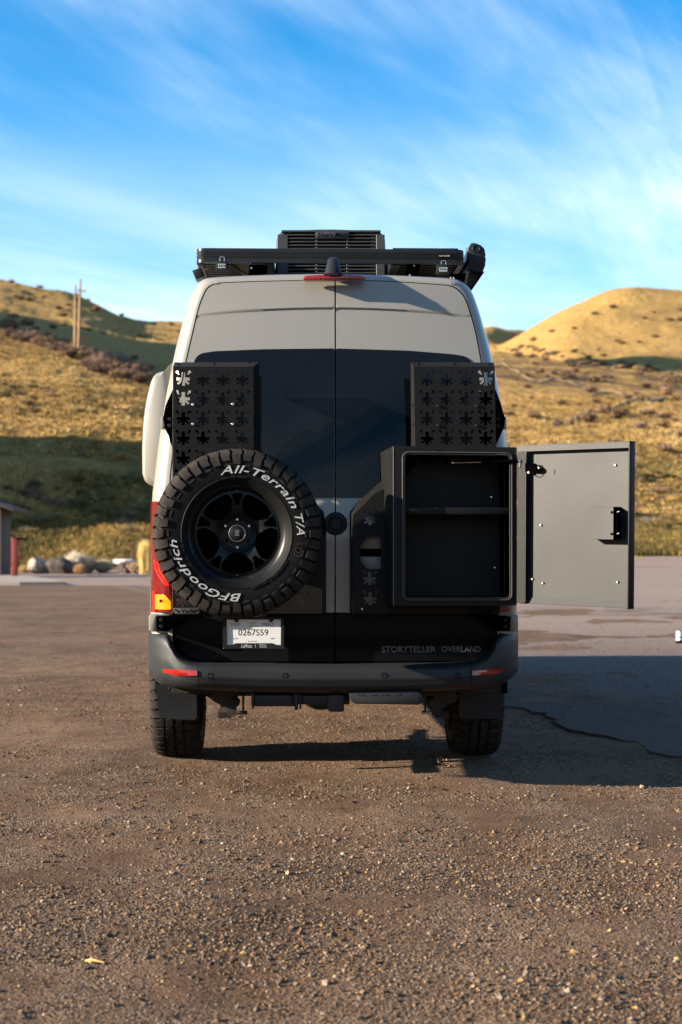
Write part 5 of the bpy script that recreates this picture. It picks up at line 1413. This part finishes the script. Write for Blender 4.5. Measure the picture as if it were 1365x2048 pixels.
mb = MB(); mb.add([(-4.6, 0, 2.48), (0, 0, 2.48), (-2.3, 0, 3.28), (-4.6, 1.9, 2.48), (0, 1.9, 2.48), (-2.3, 1.9, 3.28)], [(0, 1, 2), (5, 4, 3), (0, 3, 4, 1), (1, 4, 5, 2), (2, 5, 3, 0)]); mb.build('gable', MW, hut, smooth=False)
gp = ground_hit(30, 1157.5); gz = tz(gp.x, gp.y); s_ = gp.y / F
post = bpy.data.objects.new('gate_post', None); COL.objects.link(post); post.location = (gp.x, gp.y, gz)
tag(post, 'dark red steel post with a slanted top and a short bar beside the tan hut', 'post')
MRP = simple('dark_red_paint', (0.30, 0.032, 0.02), 0.5, var=0.25, vscale=5)
mb = MB(); hgt = 82 * s_; hw = 5.6 * s_
mb.hexa([(-hw, -hw, 0), (hw, -hw, 0), (hw, -hw, hgt - .07), (-hw, -hw, hgt + .03), (-hw, hw, 0), (hw, hw, 0), (hw, hw, hgt - .07), (-hw, hw, hgt + .03)]); mb.build('post_shaft', MRP, post, bevel=0.008)
mb = MB(); mb.hexa([(-hw - .02, -hw - .02, hgt + .035), (hw + .02, -hw - .02, hgt - .07), (hw + .02, -hw - .02, hgt - .03), (-hw - .02, -hw - .02, hgt + .075), (-hw - .02, hw + .02, hgt + .035), (hw + .02, hw + .02, hgt - .07), (hw + .02, hw + .02, hgt - .03), (-hw - .02, hw + .02, hgt + .075)]); mb.build('post_cap', MT['ink'], post)
mb = MB(); mb.tube([(0, 0, 79 * s_), (26 * s_, 0, 79.5 * s_)], 0.03, 8); mb.build('bar', MT['ink'], post)

# boulders
rA = rock_mat('warm_boulder', (0.16, 0.10, 0.07), (0.50, 0.37, 0.27), (0.85, 0.72, 0.60)); rB = rock_mat('pale_boulder', (0.35, 0.32, 0.30), (0.68, 0.65, 0.63), (0.9, 0.88, 0.86))
rC = rock_mat('dark_boulder', (0.035, 0.025, 0.02), (0.07, 0.05, 0.04), (0.14, 0.10, 0.08))
p = gh(80, 1147.5); o = rock('boulder', (p.x, p.y, p.z + .28), (0.52, 0.5, 0.55), 3, rA); tag(o, 'sunlit cream and brown boulder nearest the hut at the edge of the grass', 'boulder')
p = gh(118, 1148); o = rock('boulder', (p.x, p.y + .1, p.z + .2), (0.68, 0.6, 0.50), 8, rC); tag(o, 'dark brown boulder touching the right side of the sunlit cream boulder', 'boulder')
p = gh(250, 1147); o = rock('boulder', (p.x, p.y, p.z + .45), (0.60, 0.5, 0.22), 5, rB, flat=0.3); tag(o, 'flat topped white slab boulder close to the left side of the van', 'boulder')
p = gh(252, 1147.2); o = rock('boulder', (p.x + .05, p.y + .05, p.z + .14), (0.50, 0.5, 0.32), 12, rC); tag(o, 'dark boulder under the flat white slab boulder', 'boulder')

# bushes made of twigs
def twig_bush(rs, n, r, h, w=0.012, col=(0.3, 0.25, 0.18), jit=0.35, up=0.5, base=0.12):
    """n crossed thin triangles rising from the root and branching"""
    V = []; Fc = []; C = []
    for i in range(n):
        a = rs.random() * 2 * math.pi; t = rs.random() ** 0.6
        b0 = np.array([base * r * t * math.cos(a), base * r * t * math.sin(a), 0.0])
        tip = np.array([r * t * math.cos(a), r * t * math.sin(a), h * (up + (1 - up) * math.sqrt(max(0, 1 - t * t))) * (0.75 + 0.25 * rs.random())])
        mid = b0 * .45 + tip * .55 + rs.normal(size=3) * 0.07 * r
        s = np.array([-math.sin(a + rs.normal() * .8), math.cos(a + rs.normal() * .8), 0]) * w
        k = len(V); cc = np.array(col) * 1.35 * (1 + jit * (rs.random() - .5) * 2)
        V += [b0 - s, b0 + s, mid + s * .8, mid - s * .8, tip]; Fc += [(k, k + 1, k + 2), (k, k + 2, k + 3), (k + 3, k + 2, k + 4)]; C += [cc] * 5
        for q in range(2):
            st = b0 + (tip - b0) * (0.45 + 0.4 * rs.random()); e = st + rs.normal(size=3) * np.array([.28, .28, .18]) * r + np.array([0, 0, .18 * h])
            e[2] = max(e[2], 0.03); s2 = np.cross(e - st, rs.normal(size=3)); s2 = s2 / (np.linalg.norm(s2) + 1e-6) * w * 0.8
            k = len(V); V += [st - s2, st + s2, e]; Fc += [(k, k + 1, k + 2)]; C += [cc * 1.08] * 3
    return np.array(V), np.array(Fc), np.array(C)
def bush_thing(px, py, wpx, hpx, col, label, seed, n=900, name='dry_bush', up=0.35, w=0.009, base=0.12):
    p = gh(px, py, -0.03); s = p.y / F; rs = np.random.default_rng(seed)
    V, Fc, C = twig_bush(rs, n, wpx / 2 * s, hpx * s, w, col, 0.35, up, base)
    o = tinted(name, V, Fc, C, M_TWIG); o.location = p; tag(o, label, 'bush'); return o
bush_thing(151, 1147, 50, 48, (0.68, 0.58, 0.45), 'tall pale rounded bush between the dark boulder and the white slab', 1, 1500)
bush_thing(160, 1149, 30, 24, (0.42, 0.26, 0.13), 'low rusty brown bush in front of the tall pale bush', 2, 600)
bush_thing(178, 1147, 34, 40, (0.26, 0.23, 0.19), 'grey twiggy bush leaning on the right of the tall pale bush', 3, 1000)
bush_thing(206, 1146, 46, 30, (0.42, 0.36, 0.25), 'low straw coloured bush halfway between the pale bush and the white slab', 4, 1000)
bush_thing(267, 1148, 28, 26, (0.46, 0.33, 0.20), 'small fan shaped twiggy bush in front of the white slab boulder', 5, 260, up=0.8)
bush_thing(48, 1145.5, 24, 16, (0.50, 0.36, 0.14), 'golden bush between the red post and the cream boulder', 9, 900)
bush_thing(293, 1148, 34, 74, (0.62, 0.45, 0.17), 'tall golden grass clump against the left side of the van', 6, 700, name='grass_clump', up=0.9, base=0.8)
bush_thing(-20, 1149, 60, 45, (0.5, 0.37, 0.16), 'golden bush behind the tan hut', 7, 600)
bush_thing(1291, 1043, 42, 14, (0.20, 0.19, 0.16), 'grey green sagebrush on the golden strip to the right of the open box door', 8, 900)
bush_thing(1283, 962, 34, 12, (0.05, 0.05, 0.03), 'small dark bush on the green bank to the right of the open box door', 18, 500)

# grass tufts and hillside scrub (nobody could count them)
def scatter_tufts(name, n, sampler, hr, rr_, blades, cols, w, seed, kind='stuff'):
    rs = np.random.default_rng(seed)
    x, y = sampler(rs, n); z = terrain(x, y, True)
    n = len(x); B = blades
    a = rs.random((n, B)) * 2 * np.pi; sc_ = (hr[0] + (hr[1] - hr[0]) * rs.random((n, 1)) ** 1.5)
    rad = rr_[0] + (rr_[1] - rr_[0]) * rs.random((n, 1))
    bx = x[:, None] + np.cos(a) * rad * rs.random((n, B)) * 0.6; by = y[:, None] + np.sin(a) * rad * rs.random((n, B)) * 0.6; bz = np.broadcast_to(z[:, None], bx.shape) - 0.03
    tx = bx + np.cos(a) * rad * 0.6 * rs.random((n, B)); ty = by + np.sin(a) * rad * 0.6 * rs.random((n, B)); tz_ = bz + sc_ * (0.6 + 0.4 * rs.random((n, B)))
    sa = rs.random((n, B)) * np.pi; wx = np.cos(sa) * w * (0.6 + rad); wy = np.sin(sa) * w * (0.6 + rad)
    V = np.stack([np.stack([bx - wx, by - wy, bz], -1), np.stack([bx + wx, by + wy, bz], -1), np.stack([tx, ty, tz_], -1)], 2).reshape(-1, 3)
    Fq = np.arange(len(V)).reshape(-1, 3)
    cols = np.array(cols); ci = rs.integers(0, len(cols), n); m = (fbm(x / 6, y / 9, 3, 77) * 1.2 + 0.5)
    ci = np.clip((m * len(cols) + rs.normal(size=n) * 0.7).astype(int), 0, len(cols) - 1)
    c = cols[ci] * (0.75 + 0.5 * rs.random((n, 1))); C = np.repeat(c, B * 3, axis=0)
    o = tinted(name, V, Fq, C, M_GRASS); tag(o, kind=kind); return o
def band(d0, d1, pa, pb, bias=1.0):
    def f(rs, n):
        d = d0 + (d1 - d0) * rs.random(n) ** bias; px = pa + (pb - pa) * rs.random(n)
        return (px - CX) * d / F, d
    return f
GC = [(0.10, 0.08, 0.024), (0.19, 0.13, 0.038), (0.34, 0.21, 0.06), (0.46, 0.29, 0.09), (0.55, 0.38, 0.15)]
def near_edge(rs, n):
    k = rs.random(n) < 0.5
    px = np.where(k, -60 + 420 * rs.random(n), 960 + 460 * rs.random(n)); d = np.where(k, 67.0, 71.5) + 26 * rs.random(n) ** 1.3
    return (px - CX) * d / F, d
o = scatter_tufts('dry_grass', 26000, near_edge, (0.10, 0.42), (0.10, 0.35), 7, GC, 0.035, 5); tag(o, 'golden and green dry grass tufts on the foot of the slopes')
def mid_s(rs, n):
    k = rs.random(n) < 0.5
    px = np.where(k, -60 + 460 * rs.random(n), 940 + 480 * rs.random(n)); d = 95 + 120 * rs.random(n)
    return (px - CX) * d / F, d
o = scatter_tufts('hillside_grass', 22000, mid_s, (0.12, 0.30), (0.25, 0.6), 6, [(0.28, 0.165, 0.05), (0.37, 0.225, 0.07), (0.44, 0.275, 0.09), (0.50, 0.33, 0.13)], 0.07, 6); tag(o, 'tufted dry grass higher up the slopes')

rs = np.random.default_rng(99)
def scrub_mass(name, spots, size, cols, nt, seed, label, w=0.05):
    rs = np.random.default_rng(seed); Vs = []; Fs_ = []; Cs = []; b = 0
    protos = [twig_bush(rs, nt, 1.0, 0.8, w, (1, 1, 1), 0.3, 0.3) for _ in range(5)]
    for (x, y) in spots:
        V, Fc, C = protos[rs.integers(0, 5)]; s = size[0] + (size[1] - size[0]) * rs.random(); a = rs.random() * 6.28
        Rm = np.array([[math.cos(a), -math.sin(a), 0], [math.sin(a), math.cos(a), 0], [0, 0, 0.85 + .4 * rs.random()]])
        W_ = V @ Rm.T * s + np.array([x, y, tz(x, y) - 0.05]); Vs.append(W_); Fs_.append(Fc + b); b += len(V)
        Cs.append(C * np.array(cols[rs.integers(0, len(cols))]))
    o = tinted(name, np.concatenate(Vs), np.concatenate(Fs_), np.concatenate(Cs), M_TWIG); tag(o, label, kind='stuff'); return o
def belt(pts, n, spread, rs):
    """spots along a photo polyline, jittered"""
    o = []
    for i in range(n):
        t = rs.random() * (len(pts) - 1); k = int(t); f = t - k
        px = pts[k][0] * (1 - f) + pts[k + 1][0] * f; py = pts[k][1] * (1 - f) + pts[k + 1][1] * f + rs.normal() * spread
        p = ground_hit(px, py); o.append((p.x, p.y))
    return o
sp_ = belt([(-30, 640), (30, 655), (90, 680), (140, 695)], 70, 10, rs) + belt([(165, 725), (220, 738), (290, 757)], 60, 9, rs) + belt([(175, 712), (300, 745)], 40, 5, rs) + belt([(60, 672), (150, 705)], 30, 3, rs)
scrub_mass('hillside_scrub', sp_, (0.7, 1.7), [(0.15, 0.088, 0.062), (0.20, 0.125, 0.09), (0.11, 0.068, 0.045), (0.22, 0.15, 0.075)], 130, 3, 'brown leafless scrub along the left ridge', 0.045)
sp_ = belt([(985, 697), (1080, 703), (1150, 720), (1250, 738), (1365, 762)], 95, 4, rs) + belt([(1000, 715), (1100, 742), (1230, 760), (1340, 775)], 22, 11, rs) + belt([(1040, 720), (1365, 800)], 18, 30, rs) + belt([(1000, 800), (1365, 860)], 26, 25, rs)
scrub_mass('hillside_scrub', sp_, (0.5, 1.4), [(0.17, 0.10, 0.068), (0.21, 0.13, 0.09), (0.12, 0.078, 0.045), (0.24, 0.16, 0.08)], 110, 4, 'brown leafless scrub along the right ridge', 0.05)
sp_ = belt([(0, 785), (120, 800), (290, 830)], 36, 16, rs) + belt([(1000, 970), (1365, 990)], 24, 25, rs) + belt([(0, 1010), (290, 1020)], 30, 30, rs)
scrub_mass('bank_scrub', sp_, (0.35, 0.8), [(0.12, 0.095, 0.04), (0.17, 0.125, 0.06), (0.20, 0.13, 0.08)], 130, 5, 'low green brown scrub on the terraced banks', 0.03)
sp_ = [(x, y) for x, y in [((px - CX) * d / F, d) for px, d in zip(np.concatenate([-40 + 420 * rs.random(40), 1000 + 400 * rs.random(30)]), 360 + 130 * rs.random(70))]]
scrub_mass('far_scrub', sp_, (0.7, 1.8), [(0.16, 0.10, 0.05), (0.19, 0.12, 0.06)], 70, 6, 'scattered scrub on the far hills', 0.08)

# bare trees behind the left ridge
def bare_tree_mesh(seed, h):
    rs = np.random.default_rng(seed); mb = MB()
    def br(p, d, L_, r, lvl):
        q = p + d * L_ * .5 + Vector(rs.normal(size=3)) * L_ * .06; e = q + (d + Vector(rs.normal(size=3)) * .18).normalized() * L_ * .5
        mb.tube([p, q, e], [r, r * .8, r * .5], 4, caps=False)
        if lvl:
            for k in range(4):
                s = p.lerp(e, .45 + .55 * rs.random()); dd = (d + Vector(rs.normal(size=3)) * .55 + Vector((0, 0, .25))).normalized()
                br(s, dd, L_ * (.5 + .2 * rs.random()), r * .5, lvl - 1)
    for k in range(3): br(Vector((rs.normal() * .15, rs.normal() * .15, 0)), Vector((rs.normal() * .3, rs.normal() * .3, 1)).normalized(), h * .6, .075, 3)
    return mb
M_BARK = simple('grey_bark', (0.25, 0.205, 0.175), 0.9, var=0.2, vscale=3)
for i, (px, py, hp_, lab) in enumerate([(203, 722, 20, 'leftmost of the pale bare trees on the ridge beyond the utility poles'), (221, 728, 27, 'small bare grey tree second from the left on the ridge'), (236, 730, 30, 'tallest bare grey tree in the middle of the ridge group'), (252, 735, 29, 'bare grey tree just right of the tallest one on the ridge'), (268, 741, 26, 'bare tree fourth from the left among brown scrub'),
                                    (283, 745, 28, 'bare grey tree second from the right of the ridge group'), (301, 752, 24, 'rightmost bare tree of the ridge group, nearest the van')]):
    p = gh(px, py, -.1); s = p.y / F
    o = bare_tree_mesh(40 + i, hp_ * s).build('bare_tree', M_BARK, smooth=False); o.location = p
    tag(o, lab, 'tree', 'bare trees on the left ridge')

# utility poles
M_POLE = simple('weathered_pole_wood', (0.36, 0.225, 0.115), 0.85, var=0.2, vscale=0.8)
for px, py, top, lab in ((150.0, 709, 566, 'left and shorter of the two wooden utility poles on the hillside'), (157.0, 711, 555, 'right and taller of the two wooden utility poles on the hillside')):
    p = gh(px, py, -.2); s = p.y / F; hgt = (py - top) * s
    root = bpy.data.objects.new('utility_pole', None); COL.objects.link(root); root.location = p; tag(root, lab, 'utility pole', 'pair of wooden utility poles')
    lean_ = 0.010 * hgt * (3 if px > 155 else 1)
    mb = MB(); mb.tube([(0, 0, 0), (lean_ * .5, 0, hgt * .5), (lean_, 0, hgt)], [0.185, 0.16, 0.12], 12); mb.build('shaft', M_POLE, root)
    mb = MB(); mb.box((lean_ - .35, -.18, hgt - 1.7), (lean_ + .75, -.06, hgt - 1.52)); ca = mb.build('crossarm', M_POLE, root, smooth=False)
    for x in (-.28, .68):
        mb = MB(); mb.lathe([(.0001, .2), (.06, .18), (.05, .08), (.07, .05), (.05, 0)], (lean_ + x, -.12, hgt - 1.52), 8, 'Z'); mb.build('insulator', MT['badge'], ca)
# footpaths worn into the slope
M_PATH = simple('trodden_path', (0.30, 0.195, 0.10), 0.95, var=0.2, vscale=0.8)
for pts, wd in (([(1003, 722), (1022, 738), (1050, 756), (1075, 764), (1110, 762), (1150, 770), (1200, 778), (1245, 790), (1300, 797), (1350, 793)], 1.1), ([(1350, 793), (1300, 800), (1250, 808), (1210, 822), (1165, 832), (1140, 842), (1105, 852)], 0.9)):
    c = catmull(pts, 10); hp3 = [ground_hit(a, b) for a, b in c]; rows = []
    for i, p in enumerate(hp3):
        w_ = wd * (0.6 + 0.8 * random.random()); row = []
        for k in (-1, -.5, 0, .5, 1):
            x, y = p.x, p.y + k * w_ * 0.9; row.append(Vector((x, y, tz(x, y) + 0.22 - 0.12 * abs(k))))
        rows.append(row)
    o = MB().grid(rows).build('footpath', M_PATH); tag(o, kind='structure')

# short banded marker at the right edge
p = gh(1359, 1287.5, 0.02); s = p.y / F
mk = bpy.data.objects.new('marker_post', None); COL.objects.link(mk); mk.location = p; tag(mk, 'short white marker post with black bands standing on the asphalt at the right edge', 'marker post')
MB().lathe([(.0001, 0), (7.5 * s, 0), (6.8 * s, 2.5 * s), (6.2 * s, 6 * s), (0.0001, 6 * s)], (0, 0, 0), 20, 'Z').build('base', MT['ink'], mk)
MB().lathe([(6.0 * s, 6 * s), (6.2 * s, 7 * s), (6.2 * s, 10.3 * s), (6.0 * s, 11 * s)], (0, 0, 0), 20, 'Z').build('white_band', MT['plate'], mk)
MB().lathe([(5.9 * s, 10.8 * s), (5.9 * s, 13 * s)], (0, 0, 0), 20, 'Z').build('black_band', MT['ink'], mk)
MB().lathe([(5.9 * s, 12.8 * s), (6.1 * s, 14 * s), (6.0 * s, 22 * s), (5.0 * s, 25 * s)], (0, 0, 0), 20, 'Z').build('white_shaft', MT['plate'], mk)
MB().lathe([(5.1 * s, 24.6 * s), (4.6 * s, 26.6 * s), (0.0001, 27 * s)], (0, 0, 0), 20, 'Z').build('cap', MT['ink'], mk)

# ---- gravel
def in_poly_np(x, y, P):
    c = np.zeros(len(x), bool); j = len(P) - 1
    for i in range(len(P)):
        xi, yi = P[i]; xj, yj = P[j]
        if yi != yj:
            m = ((yi > y) != (yj > y)) & (x < (xj - xi) * (y - yi) / (yj - yi) + xi); c ^= m
        j = i
    return c
def pebbles(name, n, d0, d1, rmin, rmax, seed, dens=True, on_asphalt=False, wide=1.35, shapes=1, p_exp=2.2):
    rs = np.random.default_rng(seed)
    d = d0 * (d1 / d0) ** (rs.random(n)); x = (rs.random(n) - .5) * 2 * 0.2275 * d * wide
    keep = rs.random(n) < 0.16 + 0.9 * np.clip(fbm(x / 1.1, d / 0.55, 4, 101) * 3.2 + 0.30, 0, 1) if dens else np.ones(n, bool)
    x = x[keep]; d = d[keep]
    ia = in_poly_np(x, d, poly); m = ia if on_asphalt else ~ia
    x = x[m]; d = d[m]; n = len(x)
    z = terrain(x, d, True) if not on_asphalt else terrain(x, d, False) + ASR(d)
    r = rmin + (rmax - rmin) * rs.random(n) ** p_exp
    base = np.array([[1, 0, 0], [-1, 0, 0], [0, 1, 0], [0, -1, 0], [0, 0, 1], [0, 0, -1]], float)
    # a lumpy octahedron with its top cut off
    q = rs.normal(size=(n, 1, 4)); q /= np.linalg.norm(q, axis=-1, keepdims=True)
    pts = base[None] * (0.65 + 0.7 * rs.random((n, 6, 1))) + rs.normal(size=(n, 6, 3)) * 0.16
    qw = q[..., :1]; qv = q[..., 1:]; t = 2 * np.cross(np.broadcast_to(qv, pts.shape), pts); pts = pts + qw * t + np.cross(np.broadcast_to(qv, pts.shape), t)
    pts = pts * r[:, None, None] * np.array([1, 1, 0.7]); pts = pts + np.stack([x, d, z + r * 0.22], -1)[:, None]
    tri = np.array([[0, 2, 4], [2, 1, 4], [1, 3, 4], [3, 0, 4], [2, 0, 5], [1, 2, 5], [3, 1, 5], [0, 3, 5]])
    Fq = (np.arange(n)[:, None, None] * 6 + tri[None]).reshape(-1, 3)
    pal = np.array([(0.11, 0.062, 0.035), (0.165, 0.10, 0.056), (0.085, 0.062, 0.048), (0.23, 0.150, 0.085), (0.20, 0.155, 0.125), (0.33, 0.245, 0.165), (0.33, 0.20, 0.085)])
    ci = rs.choice(len(pal), n, p=[.28, .26, .16, .13, .09, .05, .03]); c = pal[ci] * (0.75 + 0.5 * rs.random((n, 1)))
    o = tinted(name, pts.reshape(-1, 3), Fq, np.repeat(c, 6, axis=0), M_PEB)
    return o
o = pebbles('gravel', 200000, 3.3, 16, 0.0018, 0.0075, 1, p_exp=2.6); tag(o, 'fine brown and grey gravel over the packed dirt', kind='stuff')
o = pebbles('coarse_gravel', 15000, 3.3, 14, 0.0055, 0.0145, 2, dens=True, p_exp=3.2); tag(o, 'coarser loose stones among the gravel', kind='stuff')
o = pebbles('asphalt_grit', 60000, 7.8, 24, 0.0025, 0.008, 3, dens=True, on_asphalt=True, p_exp=2.5); tag(o, 'loose grit scattered on the asphalt', kind='stuff')
M_ST = rock_mat('tan_stone', (0.22, 0.15, 0.10), (0.42, 0.30, 0.20), (0.55, 0.42, 0.30)); M_SD = rock_mat('dark_stone', (0.05, 0.045, 0.045), (0.09, 0.08, 0.08), (0.14, 0.12, 0.11)); M_SO = rock_mat('ochre_stone', (0.30, 0.18, 0.07), (0.50, 0.31, 0.13), (0.60, 0.42, 0.2))
for i, (px, py, wp, m_, lab) in enumerate([
    (949, 1774, 13, M_ST, 'tan angular stone casting a short shadow, right of centre in the foreground'),
    (577, 1751, 18, M_SO, 'flat ochre stone on the gravel left of centre'),
    (570, 1802, 11, M_ST, 'small tan stone just below the flat ochre stone'),
    (1211, 1716, 13, M_SO, 'rounded ochre stone well below the van shadow on the right'),
    (1052, 1594, 9, M_ST, 'pale stone just outside the bottom edge of the van shadow'),
    (1355, 1920, 14, M_SO, 'ochre stone at the bottom right edge of the photo'),
    (998, 1814, 9, M_ST, 'small ochre stone below and right of the tan angular stone'),
    (501, 1928, 16, M_ST, 'pale wedge stone near the bottom left of centre'),
    (176, 1930, 22, M_SD, 'dark flat stone beside the straw twig'),
    (343, 1718, 11, M_ST, 'small tan stone among the gravel left of the ochre slab'),
    (1245, 2012, 18, M_SD, 'dark stone in the bottom right corner area'),
    (960, 1854, 9, M_SD, 'small grey stone beneath the tan angular stone'),
    (1285, 1557 + 24, 16, M_ST, 'broad stone at the shadow edge near the right side'),
    (222, 1285, 9, M_SD, 'small dark lump on the dirt left of the van')]):
    p = gh(px, py); s = p.y / F; r = wp / 2 * s
    o = rock('stone', (p.x, p.y, p.z + r * .3), (r, r * .85, r * (.42 if m_ is M_SD else .62)), 20 + i, m_, cuts=10, rz=i * 1.3); tag(o, lab, 'stone')
p = gh(190, 1922, 0.004); s = p.y / F
mb = MB(); mb.tube([(-20 * s, .01, .002), (-8 * s, 0, .008), (4 * s, -.004, .006), (20 * s, -.012, .003)], [.003, .0045, .004, .002], 6); mb.tube([(-14 * s, 0.002, .004), (-6 * s, -.018, .004)], .002, 5)
o = mb.build('twig', simple('straw', (0.6, 0.4, 0.14), 0.8)); o.location = p; tag(o, 'yellow straw twig lying on the dirt at the bottom left', 'twig')

# real-world albedo calibration: dark, dusty surfaces under a strong low sun
for m in bpy.data.materials:
    if not m.use_nodes: continue
    t = m.node_tree; b = t.nodes.get('Principled BSDF')
    if b is None: continue
    inp = b.inputs['Base Color']; k = 0.72
    if inp.is_linked:
        src = inp.links[0].from_socket; mm = t.nodes.new('ShaderNodeMix'); mm.data_type = 'RGBA'; mm.blend_type = 'MULTIPLY'
        mm.inputs[0].default_value = 1.0; mm.inputs[7].default_value = (k, k, k, 1); t.links.new(src, mm.inputs[6]); t.links.new(mm.outputs[2], inp)
    else: inp.default_value = [x * k for x in inp.default_value[:3]] + [1]
